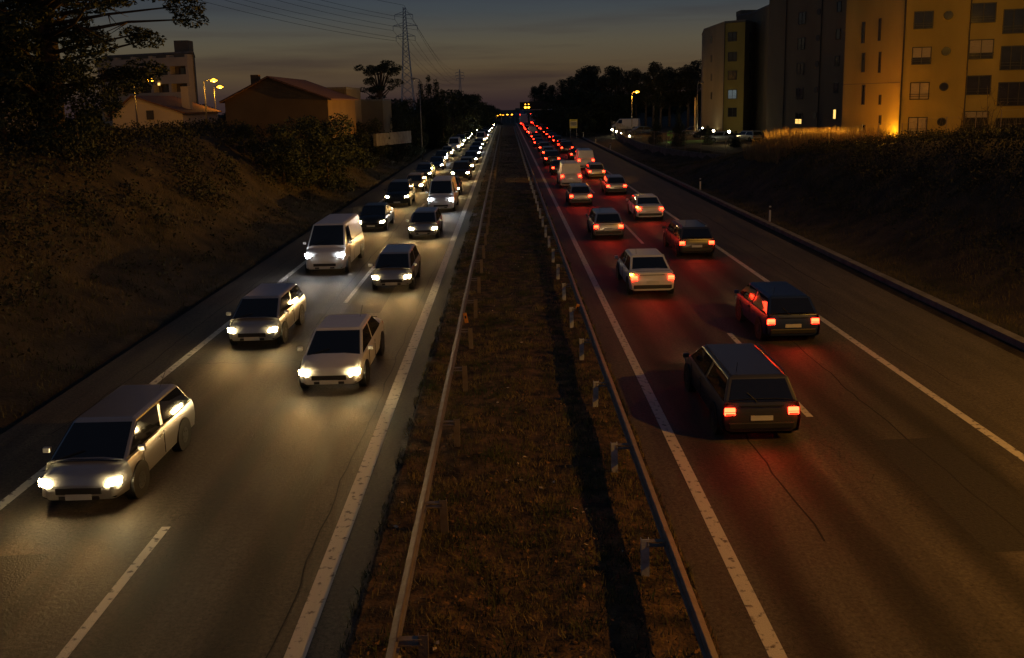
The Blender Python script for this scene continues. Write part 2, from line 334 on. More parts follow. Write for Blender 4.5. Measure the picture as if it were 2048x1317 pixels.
for x0, x1, ys_ in ((-9.9, -3.5, (25.6, 58, 96)), (3.9, 10.5, (40, 83, 120))):
    for yj in ys_:
        n_ = 26; pts = [(x0 + (x1 - x0) * i / n_, yj + random.uniform(-.12, .12)) for i in range(n_ + 1)]; q_ = wob(pts, .035); b.add(q_.v, q_.f)
for x, ya, yb in ((-3.62, 9, 46), (-6.95, 30, 70), (11.9, 22, 70), (12.9, 34, 60), (8.9, 12, 30), (-11.2, 20, 60), (5.4, 14, 26)):
    pts = []; y = ya; xx = x
    while y < yb: pts.append((xx, y)); y += random.uniform(.3, .7); xx += random.uniform(-.05, .05) + (x - xx) * .1
    q_ = wob(pts, random.uniform(.02, .05)); b.add(q_.v, q_.f)
tag(b.build('tar_seams', M['tar']), 'dark tar seams and cracks across the asphalt', kind='structure')
for (xa, xb, ya, yb, w_) in ((-6.3, -4.9, 31.5, 39, 'left'), (8.0, 9.7, 13.5, 18.5, 'right'), (-9.9, -8.2, 12.5, 14.2, 'outer left'), (4.2, 5.1, 22.5, 24.5, 'inner right')):
    tag(MB().add([(xa, ya, .0022), (xb, ya + .05, .0022), (xb - .04, yb, .0022), (xa + .03, yb - .08, .0022)], [(0, 1, 2, 3)]).build('asphalt_patch', M['patch']), 'darker repair patch in the asphalt, %s lanes' % w_, kind='structure')
# concrete gutter lip on the right
b = MB()
for a, c in zip(YS[:-1], YS[1:]):
    if c < 330:
        za, zc = float(zr(a)), float(zr(c))
        b.add([(15.62, a, za + .10), (15.98, a, za + .10), (15.98, c, zc + .10), (15.62, c, zc + .10), (15.62, a, za - .2), (15.62, c, zc - .2)], [(0, 1, 2, 3), (4, 0, 3, 5)])
tag(b.build('gutter', M['conc']), 'concrete lip of the drainage gutter beside the right shoulder', kind='structure')

# ------------------------------------------------------------------ grass and undergrowth
def blades(name, label, X, Y, h, wd, mt, lean=.5, zoff=0):
    n = len(X); Zb = zt(X, Y) + zoff; a = rng.uniform(0, 2 * np.pi, n); l = rng.uniform(0, lean, n); b_ = rng.uniform(0, 2 * np.pi, n)
    hh = h * rng.uniform(.4, 1.3, n); ww = wd * rng.uniform(.6, 1.4, n)
    P0 = np.stack([X - np.cos(a) * ww, Y - np.sin(a) * ww, Zb - .02], -1); P1 = np.stack([X + np.cos(a) * ww, Y + np.sin(a) * ww, Zb - .02], -1)
    P2 = np.stack([X + np.cos(b_) * l * hh, Y + np.sin(b_) * l * hh, Zb + hh], -1)
    o = raw(name, np.stack([P0, P1, P2], 1).reshape(-1, 3), 3, mt); return tag(o, label, kind='stuff')
def clumpy(n, x0, x1, y0, y1, k, sig, yp=1.0):
    cx, cy_ = rng.uniform(x0, x1, k), y0 + (y1 - y0) * rng.uniform(0, 1, k) ** yp; i = rng.integers(0, k, n)
    X = cx[i] + rng.normal(0, sig, n); Y = cy_[i] + rng.normal(0, sig, n); return np.clip(X, x0, x1), Y
X, Y = clumpy(70000, -2.55, 2.85, 8.5, 75, 1500, .16, 1.6); blades('grass', 'short tufty grass on the median between the guard rails', X, Y, .11, .010, M['grass'], 1.1, .034)
X, Y = clumpy(26000, -2.5, 2.8, 8.5, 200, 900, .5, 1.5); blades('grass', 'longer dark grass along the far median', X, Y, .12, .012, M['shrub'], .8, .034)
X, Y = clumpy(2600, -2.2, 2.4, 8.5, 60, 500, .25, 1.4); blades('dead_grass', 'pale dry stalks and leaf litter lying on the median', X, Y, .05, .014, M['dry'], 4, .034)
def litter(name, label, X, Y, size, mt):
    n = len(X); Zb = zt(X, Y) + rng.uniform(.05, .11, n); a = rng.uniform(0, 6.28, n); s = size * rng.uniform(.4, 1.5, n); out = []
    for k, q in ((0, 1), (1.7, .5), (3.1, 1), (4.6, .6)):
        out.append(np.stack([X + np.cos(a + k) * s * q, Y + np.sin(a + k) * s * q, Zb + rng.uniform(-.02, .03, n)], -1))
    tag(raw(name, np.stack(out, 1).reshape(-1, 3), 4, mt), label, kind='stuff')
X, Y = clumpy(2600, -2.3, 2.7, 8.5, 70, 900, .5, 1.5); litter('fallen_leaves', 'brown fallen leaves scattered over the median grass', X, Y, .035, M['litter'])
X, Y = clumpy(90, -2.2, 2.6, 9, 45, 80, .5, 1.2); litter('litter', 'pale scraps and leaves lying on the median', X, Y, .05, M['cream_scrap'])
X, Y = clumpy(60000, 16.05, 24, 14, 110, 1300, .5, 1.4); blades('grass', 'dry grass on the verge beside the right shoulder', X, Y, .16, .012, M['verge'], .8)
X, Y = clumpy(26000, -19, -12.9, 12, 140, 900, .5, 1.4); blades('grass', 'grass on the bank beside the left shoulder', X, Y, .20, .014, M['verge'], .8)

def leaves(centres, radii, per, size, flat=1., seedn=0):
    """leaf-sized triangles scattered through blobs"""
    r = np.random.default_rng(seedn); out = []
    for (c, rad) in zip(centres, radii):
        n = max(8, int(per * rad * rad)); d = r.normal(size=(n, 3)); d /= np.linalg.norm(d, axis=1)[:, None]
        p = np.array(c) + d * (r.uniform(.25, 1, n) ** .5)[:, None] * rad * np.array([1, 1, flat])
        A = r.normal(size=(n, 3)); A /= np.linalg.norm(A, axis=1)[:, None]; B = np.cross(A, r.normal(size=(n, 3))); B /= np.linalg.norm(B, axis=1)[:, None]
        s = size * r.uniform(.5, 1.4, n)[:, None]
        out.append(np.stack([p - A * s, p + A * s * .6 + B * s * .55, p + A * s * .5 - B * s * .55], 1).reshape(-1, 3))
    return np.concatenate(out)
def mass(name, label, pts, rads, per, size, mt, seedn=1, flat=1.):
    o = raw(name, leaves(pts, rads, per, size, flat, seedn), 3, mt); return tag(o, label, kind='stuff')
# bramble bank on the right slope
pts, rads = [], []
for i in range(1500):
    Y = 12 + 62 * random.random() ** 1.2; X = random.uniform(18.6, 31)
    zc = Z(X, Y)
    if Y > 62 and X < 21.5: continue
    r = random.uniform(.35, .95) * (1 if X > 21.5 else .6); pts.append((X, Y, zc + r * .25)); rads.append(r)
for i in range(90):
    Y = 14 + 50 * random.random(); X = random.uniform(21, 29)
    rr_ = random.uniform(.6, 1.15)
    for k in range(3): pts.append((X + random.uniform(-.5, .5), Y + random.uniform(-.5, .5), Z(X, Y) + rr_ * random.uniform(.1, .5))); rads.append(rr_ * random.uniform(.5, .8))
mass('undergrowth', 'dark brambles and scrub covering the right embankment', pts, rads, 110, .075, M['shrub'], 2, .7)
pts, rads = [], []
for i in range(1700):
    Y = 12 + 110 * random.random() ** 1.5; X = random.uniform(-29, -14.6); r = random.uniform(.35, 1.1) * (1 if X < -17.5 else .55)
    pts.append((X, Y, Z(X, Y) + r * .3)); rads.append(r)
for i in range(130):
    Y = 14 + 80 * random.random(); X = random.uniform(-26, -16.5)
    rr_ = random.uniform(.7, 1.5)
    for k in range(4): pts.append((X + random.uniform(-.7, .7), Y + random.uniform(-.7, .7), Z(X, Y) + rr_ * random.uniform(.1, .6))); rads.append(rr_ * random.uniform(.45, .8))
mass('undergrowth', 'dark scrub covering the left embankment below the houses', pts, rads, 70, .10, M['shrub'], 3, .8)
# straggling stalks
X, Y = clumpy(5200, 19, 31, 14, 66, 600, .5); blades('dead_grass', 'bare woody stems sticking out of the right embankment scrub', X, Y, 1.0, .012, M['shrub'], 1.0)
X, Y = clumpy(9000, 20.8, 29.0, 65.5, 76, 260, .45); blades('dry_bushes', 'dry reeds and bushes glowing orange at the foot of the flats', X, Y, 1.25, .028, M['dry'], .55)
pts = [(random.uniform(21, 29), random.uniform(65.5, 75)) for _ in range(150)]
mass('dry_bushes', 'dry shrub leaves among the reeds at the foot of the flats', [(x, y, Z(x, y) + random.uniform(.2, .9)) for x, y in pts], [random.uniform(.3, .6) for _ in pts], 130, .06, M['dry'], 5)

# ------------------------------------------------------------------ guard rails
def guard_rail(x, px, side, label, y0=2.83, n=62, orange=None):
    root = empty('guard_rail', (x, y0, 0), label, 'guard rail', 'guard rails along the median')
    b = MB(); prof = [(0, .43), (.085, .46), (.085, .53), (.01, .57), (.01, .61), (.085, .65), (.085, .72), (0, .75)]
    s = -side
    for i in range(n):
        ya, yb = i * 4 - .16, (i + 1) * 4 + .16; off = .006 * (i % 2); rings = []
        for yy in (ya, yb): rings.append([(s * (p[0] + off), yy, p[1]) for p in prof] + [(s * (p[0] + off) - s * .012, yy, p[1]) for p in prof[::-1]])
        b.loft(rings)
    b.build('beam', M['rust'], root)
    pm = MB(); pm.box((0, -.03, .30), (.13, .012, .76)); pm.box((.062, .008, .30), (.010, .06, .76)); pm.box((-.062, .008, .30), (.010, .06, .76))
    br = MB(); d = px - x; br.box((d / 2, 0, .63), (abs(d) - .02, .10, .012)); br.box((d / 2, 0, .55), (abs(d) - .02, .10, .012)); br.box((d - side * .03, 0, .59), (.012, .10, .08))
    mp_ = M['rust'] if orange else M['galv']
    p0 = br0 = None
    for i in range(n):
        if p0 is None:
            p0 = pm.build('post', mp_, root); p0.location = (d, 0, 0); br0 = br.build('spacer_bracket', M['rust'], root); continue
        yy = i * 4
        if True:
            p = p0.copy(); COL.objects.link(p); p.parent = root; p.location = (d, yy, 0); p.rotation_euler = (random.uniform(-.02, .02), random.uniform(-.03, .03), 0)
            q = br0.copy(); COL.objects.link(q); q.parent = root; q.location = (0, yy, 0)
    return root
guard_rail(-1.62, -1.28, 1, 'rusty steel guard rail on the left edge of the median', y0=6.55, orange=True)
guard_rail(2.44, 2.10, -1, 'dull steel guard rail on the right edge of the median', y0=5.0)
def reflector(loc, tilt, label):
    r = empty('reflector_board', loc, label, 'reflector', 'orange reflector boards on the median')
    b = MB(); b.box((0, 0, .17), (.12, .03, .34)); o = b.build('board', M['orange'], r, .01); o.rotation_euler = (0, tilt, 0)
    b = MB(); b.box((0, -.018, .2), (.05, .006, .09)); o = b.build('reflector_lens', M['black'], r); o.rotation_euler = (0, tilt, 0)
reflector((-1.42, 27.0, .72), -.18, 'orange board tilted on top of the left guard rail')
reflector((2.25, 29.0, .45), .25, 'small orange board leaning behind the right guard rail')

def delineator(x, y, label, h=1.0):
    r = empty('delineator_post', (x, y, Z(x, y)), label, 'marker post', 'white marker posts along the right verge')
    b = MB(); b.box((0, 0, h / 2), (.12, .05, h)); b.build('post', M['white'], r, .012)
    b = MB(); b.box((0, 0, h * .83), (.126, .056, .16)); b.build('black_band', M['black'], r)
for i, (x, y) in enumerate(((15.15 + .95, 52.8), (16.1, 72.2), (15.9, 134), (15.9, 156), (15.9, 181), (16, 205), (16, 232), (16, 262), (16, 290))):
    delineator(x, y, ('white marker post with black band, nearest on the right verge', 'white marker post, second nearest on the right verge', 'white marker post, third along the right verge', 'white marker post, fourth along the right verge',
        'white marker post on the verge before the yellow board', 'distant white marker post beside the gantry, nearer the camera', 'distant white marker post just past the gantry post', 'tiny far marker post beyond the gantry', 'farthest tiny marker post before the crest')[i])

# ------------------------------------------------------------------ vehicles
def car(kind, paint, label, cat, group, oncoming, cool=False, indicator=False, beams=2):
    """front of the car is towards +y in its own space; rotated by pi when oncoming"""
    T = {'hatchback': dict(L=4.0, W=1.72, H=1.46, hood=.92, belt=.95, boot=.98, ws=(.95, 1.55), rw=(-1.95, -1.55), g=(-.0,), ),
         'saloon': dict(L=4.6, W=1.80, H=1.44, hood=.90, belt=.94, boot=1.02, ws=(.95, 1.6), rw=(-1.75, -.95)),
         'estate': dict(L=4.6, W=1.78, H=1.48, hood=.92, belt=.96, boot=1.0, ws=(.95, 1.6), rw=(-2.25, -1.95)),
         'offroader': dict(L=4.6, W=1.90, H=1.75, hood=1.08, belt=1.12, boot=1.12, ws=(.9, 1.45), rw=(-2.2, -1.95)),
         'van': dict(L=5.3, W=1.98, H=2.2, hood=1.22, belt=1.30, boot=1.30, ws=(1.45, 2.05), rw=(-2.62, -2.56))}[kind]
    L, W, Hh = T['L'], T['W'], T['H']; h = L / 2; hw = W / 2
    r = empty('white_van' if False else {'hatchback': 'hatchback_car', 'saloon': 'saloon_car', 'estate': 'estate_car', 'offroader': 'offroad_car', 'van': 'delivery_van'}[kind], (0, 0, 0), label, cat, group)
    P = PAINT[paint]; zb = .22
    st = [(-h, .80, .36, T['boot'] - .28), (-h + .06, .93, .26, T['boot'] - .08), (-h + .25, .985, zb, T['boot']), (T['rw'][0], 1, zb, T['boot'] + .0), (T['rw'][1], 1, zb, T['belt']), (0, 1, zb, T['belt']),
          (T['ws'][1], .99, zb, T['belt'] - .03), (h - .55, .97, zb, T['hood'] - .06), (h - .18, .92, .24, T['hood'] - .16), (h - .04, .84, .28, T['hood'] - .30), (h, .74, .36, T['hood'] - .38)]
    rings = []
    for y, k, z0, z1 in st:
        w_ = hw * k; zm = z0 + (z1 - z0) * .62
        half = [(w_ * .80, z0), (w_ * .96, z0 + .07), (w_, zm - .12), (w_ * .985, zm + .08), (w_ * .93, z1 - .05), (w_ * .80, z1), (w_ * .35, z1 + .025)]
        rings.append([(a, y, c) for a, c in half] + [(-a, y, c) for a, c in half[::-1]])
    b = MB(); b.loft(rings); body = b.build('body', P, r, smooth=True)
    es = body.modifiers.new('e', 'EDGE_SPLIT'); es.split_angle = R_(38)
    # cabin
    tw = hw * .76; bw = hw * .93; ry0, ry1 = T['rw']; wy0, wy1 = T['ws']; bz = T['belt'] - .04; tz = Hh - .05
    B4 = [Vector((bw, ry0, bz)), Vector((bw * .97, wy1, bz - .02)), Vector((-bw * .97, wy1, bz - .02)), Vector((-bw, ry0, bz))]
    T4 = [Vector((tw, ry1, tz)), Vector((tw, wy0 - .25, tz)), Vector((-tw, wy0 - .25, tz)), Vector((-tw, ry1, tz))]
    T5 = [Vector((v.x * .86, v.y * (.96 if v.y > 0 else .97), Hh)) for v in T4]
    b = MB(); b.loft([B4, T4, T5]); cab = b.build('roof', P, r, .055)
    def pane(name, a, b2, c, d, s=.10, off=.012, m_=M['carglass']):
        ctr = (a + b2 + c + d) / 4; nrm = (b2 - a).cross(d - a).normalized()
        if nrm.dot(ctr - Vector((0, 0, bz))) < 0: nrm = -nrm
        q = [v + (ctr - v) * s + nrm * off for v in (a, b2, c, d)]; q2 = [v - nrm * off * .8 for v in q]
        MB().loft([q2, q]).build(name, m_, r)
    pane('windscreen', B4[1], B4[2], T4[2], T4[1], .09)
    if kind != 'van':
        pane('rear_window', B4[3], B4[0], T4[0], T4[3], .12)
        for s in (0, 1):
            q = ((B4[0], B4[1], T4[1], T4[0]), (B4[3], B4[2], T4[2], T4[3]))[s]
            mb, mt_ = (q[0] + q[1]) / 2, (q[3] + q[2]) / 2
            pane('side_window', q[0], mb, mt_, q[3], .12); pane('side_window', mb, q[1], q[2], mt_, .12)
    else:
        for s in (1, -1):
            a0 = Vector((s * bw, .55, bz)); a1 = Vector((s * bw * .975, 1.55, bz)); a3 = Vector((s * (tw + (bw - tw) * .1), .55, tz - .12)); a2 = Vector((s * (tw + (bw - tw) * .1), 1.2, tz - .12)); pane('side_window', a0, a1, a2, a3, .06, .03)
    for sx in (1, -1):      # shut lines and handles
        for yq in ((.95, -.12) if kind != 'van' else (1.45, .45)): MB().box((sx * (hw * 1.0 + .001), yq, (zb + T['belt']) / 2 + .03), (.012, .012, T['belt'] - zb - .22)).build('door_seam', M['black'], r)
        dh = MB(); dh.box((sx * (hw + .006), .02, T['belt'] - .16), (.03, .16, .025)); dh.build('door_handle', P, r, .006)
    wp = MB(); wp.tube([B4[1] + Vector((-.1, .01, .02)), (B4[1] * .35 + T4[1] * .25 + B4[2] * .4) + Vector((0, .02, .03))], .010, 4); wp.build('wiper', M['black'], r)
    # wheels
    for sx in (1, -1):
        for yy in (h - .82, -h + .78):
            a = MB(); a.cyl((sx * (hw - .09), yy, .33), .385, .205, 'x', 24); a.build('wheel_arch', M['black'], r)
            wl = MB(); wl.cyl((0, 0, 0), .315, .19, 'x', 24); wo_ = wl.build('wheel', M['tyre'], r, .025); wo_.location = (sx * (hw - .085), yy, .315)
            rm = MB(); rm.cyl((sx * .098, 0, 0), .175, .012, 'x', 20)
            for k in range(5):
                t = k * 1.2566; rm.box((sx * .106, .11 * math.cos(t), .11 * math.sin(t)), (.012, .03, .03))
            rm.build('rim', M['rim'], wo_)
    # lamps
    hz = T['hood'] - .30; lw = .34 if kind != 'van' else .28
    hm = (M['headc'] if cool else M['head']) if oncoming else M['white']
    for sx in (1, -1):
        b = MB(); b.loft([[(sx * (hw * .80 - .17), h - .055, hz - .06), (sx * (hw * .80 + .10), h - .13, hz - .05), (sx * (hw * .80 + .12), h - .15, hz + .07), (sx * (hw * .80 - .12), h - .08, hz + .06)],
                          [(sx * (hw * .80 - .16), h + .015, hz - .055), (sx * (hw * .80 + .08), h - .04, hz - .045), (sx * (hw * .80 + .09), h - .06, hz + .06), (sx * (hw * .80 - .11), h - .01, hz + .05)]])
        b.build('headlight', hm, r)
        tzv = T['boot'] - .27
        b = MB(); b.box((sx * (hw * .80), -h + .02, tzv + .02), (.24, .07, .17)); tlo = b.build('tail_light', M['tail'] if not oncoming else PAINT['red'], r, .02)
        MB().box((sx * (hw * .80), -h - .017, tzv - .035), (.20, .012, .035)).build('reflector_strip', M['plate'], tlo); MB().box((sx * (hw * .80), -h - .018, tzv + .02), (.24, .012, .010)).build('lens_divider', M['black'], tlo)
        if indicator and sx < 0 and not oncoming:
            MB().box((sx * (hw * .93), -h + .05, tzv + .16), (.12, .06, .08)).build('indicator', M['amber'], r)
        b = MB(); b.box((sx * (hw + .09), wy1 - .35, bz + .10), (.16, .10, .12)); b.build('mirror', P, r, .025)
    b = MB(); b.box((0, h - .02, .47), (hw * 1.05, .06, .14)); b.build('grille', M['black'], r, .02)
    b = MB(); b.box((0, -h - .010, .60), (.50, .02, .11)); b.build('number_plate', M['plate'], r)
    b = MB(); b.box((0, -h + .10, T['boot'] + .012), (hw * 1.5, .012, .012)); b.box((0, -h + .01, T['boot'] - .13), (hw * 1.1, .05, .012)); b.build('boot_seam', M['black'], r)
    b = MB(); b.tube([(-tw * .6, ry1 + .35, Hh - .01), (-tw * .6 - .05, ry1 + .1, Hh + .28)], .006, 4); b.build('aerial', M['black'], r)
    b = MB(); b.box((0, h - .012, .335), (hw * .9, .05, .07)); b.box((hw * .72, h - .06, .36), (.16, .05, .08)); b.box((-hw * .72, h - .06, .36), (.16, .05, .08)); b.build('lower_intake', M['black'], r)
    if kind in ('estate', 'offroader'):
        for sx in (1, -1): MB().tube([(sx * tw * .93, ry1 + .1, Hh), (sx * tw * .93, ry1 + .2, Hh + .05), (sx * tw * .93, wy0 - .6, Hh + .05), (sx * tw * .93, wy0 - .45, Hh)], .016, 5).build('roof_bar', M['rim'], r)
    if kind != 'van':
        b = MB(); b.tube([B4[3].lerp(B4[0], .45) + Vector((0, -.03, .03)), (B4[3].lerp(B4[0], .3)).lerp(T4[3].lerp(T4[0], .3), .45) + Vector((0, -.035, .0))], .010, 4); b.build('wiper', M['black'], r)
    b = MB(); b.box((0, -h + .05, .42), (hw * 1.66, .14, .16)); b.build('rear_bumper', M['black'], r, .03)
    b = MB(); b.box((0, h + .025, .36), (.50, .02, .11)); b.build('number_plate', M['plate'], r)
    # the light the lamps throw
    if oncoming and beams:
        xs_ = (-.62, .62) if beams == 2 else (0,)
        for x_ in xs_: light('headlight_beam', 'SPOT', (x_, h + .06, hz), (.95, .72, .45) if cool else (1, .50, .13), BEAM * (1 if beams == 2 else 1.7), r, (0, 1, -.035), .06, R_(75), 1)
    elif beams:
        light('tail_glow', 'SPOT', (0, -h - .05, T['boot'] - .25), (1, .03, .01), 55, r, (0, -1, -.25), .25, R_(140), 1)
        light('headlight_beam', 'SPOT', (0, h + .06, hz), (1, .62, .26), BEAM * 1.3, r, (0, 1, -.035), .06, R_(75), 1)
    if oncoming: r.rotation_euler = (0, 0, math.pi)
    return r
BEAM = 120
def lorry(oncoming):
    r = empty('lorry', (0, 0, 0), '', 'lorry')
    b = MB(); b.box((0, -1.2, 2.35), (2.5, 8.2, 2.7)); b.build('cargo_box', PAINT['white'], r, .04)
    b = MB(); b.box((0, 4.1, 1.65), (2.4, 2.0, 2.3)); b.build('cab', PAINT['red'], r, .12)
    MB().box((0, 5.12, 2.1), (2.1, .03, .8)).build('windscreen', M['carglass'], r)
    b = MB(); b.box((0, 0, .85), (1.0, 10, .25)); b.build('chassis', M['black'], r)
    for sx in (1, -1):
        for yy in (4.1, -2.6, -3.9):
            o = MB().cyl((0, 0, 0), .5, .3, 'x', 20).build('wheel', M['tyre'], r); o.location = (sx * 1.05, yy, .5)
        MB().box((sx * .9, -5.32, .95), (.42, .05, .16)).build('tail_light', M['tail'] if not oncoming else PAINT['red'], r)
        MB().box((sx * 1.1, -5.33, 3.62), (.14, .03, .07)).build('marker_light', M['tail'] if not oncoming else PAINT['red'], r)
        MB().box((sx * .9, 5.13, .85), (.34, .05, .2)).build('headlight', M['head'] if oncoming else M['white'], r)
    MB().box((0, -5.34, .85), (.5, .02, .12)).build('number_plate', M['plate'], r)
    MB().box((0, -5.30, .55), (2.3, .1, .14)).build('rear_bumper', M['rust'], r)
    light('headlight_beam' if oncoming else 'tail_glow', 'SPOT', (0, 5.3 if oncoming else -5.5, .9), (1, .62, .26) if oncoming else (1, .03, .01), BEAM if oncoming else 26, r, (0, 1 if oncoming else -1, -.05), .1, R_(90), 1)
    if oncoming: r.rotation_euler = (0, 0, math.pi)
    return r
ORD = ['nearest', 'second', 'third', 'fourth', 'fifth', 'sixth', 'seventh', 'eighth', 'ninth', 'tenth', 'eleventh', 'twelfth', 'thirteenth', 'fourteenth', 'fifteenth', 'sixteenth', 'seventeenth', 'eighteenth', 'nineteenth', 'twentieth', 'twenty-first', 'twenty-second', 'twenty-third', 'twenty-fourth']
KN = {'hatchback': 'hatchback', 'saloon': 'saloon car', 'estate': 'estate car', 'offroader': 'tall off-road car', 'van': 'delivery van', 'lorry': 'lorry'}
CT = {'van': 'van', 'lorry': 'lorry'}
LANES = [  # (lane x, oncoming, lane words, group, positions)
    (-8.55, True, 'in the outer lane of the left carriageway', [15.5] + [28 + 12.2 * k for k in range(22)]),
    (-4.85, True, 'beside the median on the left carriageway', [22.5] + [35.5 + 12.6 * k for k in range(21)]),
    (5.45, False, 'beside the median on the right carriageway', [18.5, 33.5] + [48 + 14 * k for k in range(17)]),
    (8.95, False, 'in the outer lane of the right carriageway', [26] + [41 + 14.2 * k for k in range(18)])]
kinds = ['hatchback', 'saloon', 'estate', 'hatchback', 'offroader', 'saloon', 'van', 'hatchback']
paints = ['silver', 'black', 'dark grey', 'white', 'dark blue', 'beige', 'dark grey', 'silver', 'black', 'dark blue']
PROT = {}
cnt = 0
for li, (lx, onc, words, posn) in enumerate(LANES):
    for i, yy in enumerate(posn):
        k = kinds[(i * 3 + li * 5) % 8]; p = paints[(i * 7 + li * 3) % 10]; cool = onc and (i * 5 + li) % 6 == 4
        if k == 'van': p = 'white'
        if not onc and i == len(posn) - 1: k = 'lorry'; p = 'white and red'
        near = i < 4; st_ = 'with lit headlights' if onc else 'with red tail lights'
        if near or k == 'lorry': lab = '%s %s, %s vehicle %s' % (p, KN[k], ORD[i], words)
        else: lab = '%s vehicle from the camera %s' % (ORD[i], words)
        grp = ('oncoming traffic' if onc else 'departing traffic') + ' on the motorway'
        bm = 2 if yy < 60 else (1 if yy < 130 else 0)
        key = (k, onc, bm, p if yy < 110 else (p if (k, onc, bm, p) in PROT else None), cool)
        if key[3] is None:
            c_ = [q for q in PROT if q[0] == k and q[1] == onc and q[2] == bm and q[4] == cool]
            key = c_[0] if c_ else (k, onc, bm, p, cool)
        x = lx + random.uniform(-.25, .25); y = yy + random.uniform(-1.2, 1.2) * (i > 0); hl = 2.2
        yc = y + hl
        if key in PROT: o = dup(PROT[key], label=lab)
        else:
            o = lorry(onc) if k == 'lorry' else car(k, p, lab, CT.get(k, 'car'), grp, onc, cool, (li, i) in ((2, 1), (3, 2), (3, 6)), bm); PROT[key] = o
        o['label'] = lab; o['group'] = grp; o.location = (x, yc, float(zr(yc)))

# ------------------------------------------------------------------ street lamps
def street_lamp(loc, h, arm, side, label, watt, group='sodium street lamps', lampm=None, col=SOD, headlen=.55, cat='street lamp', r=.07, aim=None):
    o = empty('street_lamp', loc, label, cat, group)
    MB().tube([(0, 0, -.3), (0, 0, h * .5), (0, 0, h)], [r * 1.3, r, r * .7], 10).build('pole', M['pole'], o, smooth=True)
    MB().tube([(0, 0, h - .02), (side * arm * .5, 0, h + .12), (side * arm, 0, h + .16)], r * .55, 8).build('arm', M['pole'], o, smooth=True)
    hd = MB(); hd.box((side * (arm + headlen * .4), 0, h + .17), (headlen, .26, .12)); ho = hd.build('lamp_head', M['pole'], o, .03)
    MB().sphere((side * (arm + headlen * .42), 0, h + .09), 1, 12, (headlen * .46, .22, .17)).build('lamp_lens', lampm or M['sod'], ho, smooth=True)
    if watt and aim: light('lamp_light', 'SPOT', (side * (arm + headlen * .4), 0, h - .14), col, watt, o, aim, .12, R_(136), .55)
    elif watt: light('lamp_light', 'POINT', (side * (arm + headlen * .4), 0, h - .14), col, watt, o, size=.12)
    return o
def lamp_at(px, py, Y, base, arm, side, label, watt, **k):
    p = at(px, py, Y); z0 = base if base is not None else Z(p.x, p.y)
    return street_lamp((p.x - side * (arm + .2), p.y, z0), p.z - z0 - .1, arm, side, label, watt, **k)
lamp_at(298, 160, 85, None, 1.3, 1, 'lit orange street lamp in front of the cream flats, middle of the left row', 420, headlen=.8)
lamp_at(425, 161, 90, None, .7, 1, 'lit orange street lamp between the flats and the big gable, taller of the close pair', 420, headlen=.8)
lamp_at(437, 174, 110, None, .4, 1, 'lit orange street lamp between the flats and the big gable, lower of the close pair', 420, headlen=.9)
lamp_at(65, 154, 90, None, .8, 1, 'lit orange street lamp at far left seen through the pine', 350, headlen=.6)
lamp_at(1272, 184, 150, None, .5, 1, 'lit orange street lamp among the eucalyptus trees behind the white van', 900, headlen=.9)
lamp_at(1404, 166, 140, None, .5, 1, 'unlit slim lamp post beside the corner of the grey flats', 0, lampm=M['pole'])
lamp_at(827, 158, 120, None, .6, -1, 'unlit lamp post left of the dark cypresses', 0, lampm=M['pole'])
p = at(1390, 240, 140); o = empty('pole', (p.x, p.y, Z(p.x, p.y)), 'bright orange-lit bare pole left of the grey flats', 'pole')
MB().tube([(0, 0, 0), (0, 0, 6.2)], [.14, .11], 10).build('pole_shaft', M['plasW'], o)
light('lamp_light', 'POINT', (p.x - 2.2, p.y - 1.5, 7), SOD, 150, None, size=.2)
# roadside sodium lamps that light the foreground from the right (out of frame; nearer one read from rail shadows, other from the light on the flats)
street_lamp((20.6, 9, Z(20.6, 9)), 9.6, 1.9, -1, 'orange street lamp beside the overpass, right of the carriageway', 6800, group='overpass street lamps', aim=(-.45, .35, -1))
street_lamp((36, 50, 5.4), 8.5, 1.5, -1, 'orange street lamp in the street before the ochre flats', 3300, col=(1, .44, .01), group='overpass street lamps')
# far amber lamps over the crest
for i, (px, py) in enumerate(((962, 221), (973, 219), (994, 232), (999, 230), (1004, 231), (1013, 230), (1022, 230))):
    p = at(px, py, 400 + 8 * i); z0 = float(zr(p.y)) - .3
    street_lamp((p.x - .3, p.y, z0), p.z - z0, .3, 1, 'tiny amber lamp at the far end of the motorway, %s from the left' % ORD[i].replace('nearest', 'first'), 0, group='amber lamps at the far end', lampm=M['sodfar'], headlen=1.1 if i > 1 else 1.3)
def globe_lamp(px, py, Y, label, watt, h=None):
    p = at(px, py, Y); z0 = Z(p.x, p.y); h = p.z - z0
    o = empty('globe_lamp', (p.x, p.y, z0), label, 'garden lamp', 'white globe lamps round the car park')
    MB().tube([(0, 0, -.2), (0, 0, h - .12)], .035, 8).build('pole', M['black'], o)
    MB().sphere((0, 0, h), .17, 14).build('globe', M['globe'], o, smooth=True)
    if watt: light('lamp_light', 'POINT', (0, -.4, h + .02), (1, .70, .22), watt, o, size=.12)
GL = ((1224, 260, 175), (1233, 264, 165), (1242, 268, 156), (1259, 273, 146), (1405, 258, 140), (1427, 262, 128), (1458, 264, 116))
GN = ('leftmost of the four beside the white van', 'second from left beside the white van', 'third from left beside the white van', 'rightmost of the four, in front of the white van',
      'left one of the three before the grey flats', 'middle one of the three before the grey flats', 'brightest, right one of the three before the grey flats')
for i, (a, b_, c) in enumerate(GL): globe_lamp(a, b_, c, 'lit white globe lamp, ' + GN[i], (8, 8, 10, 14, 25, 25, 70)[i])

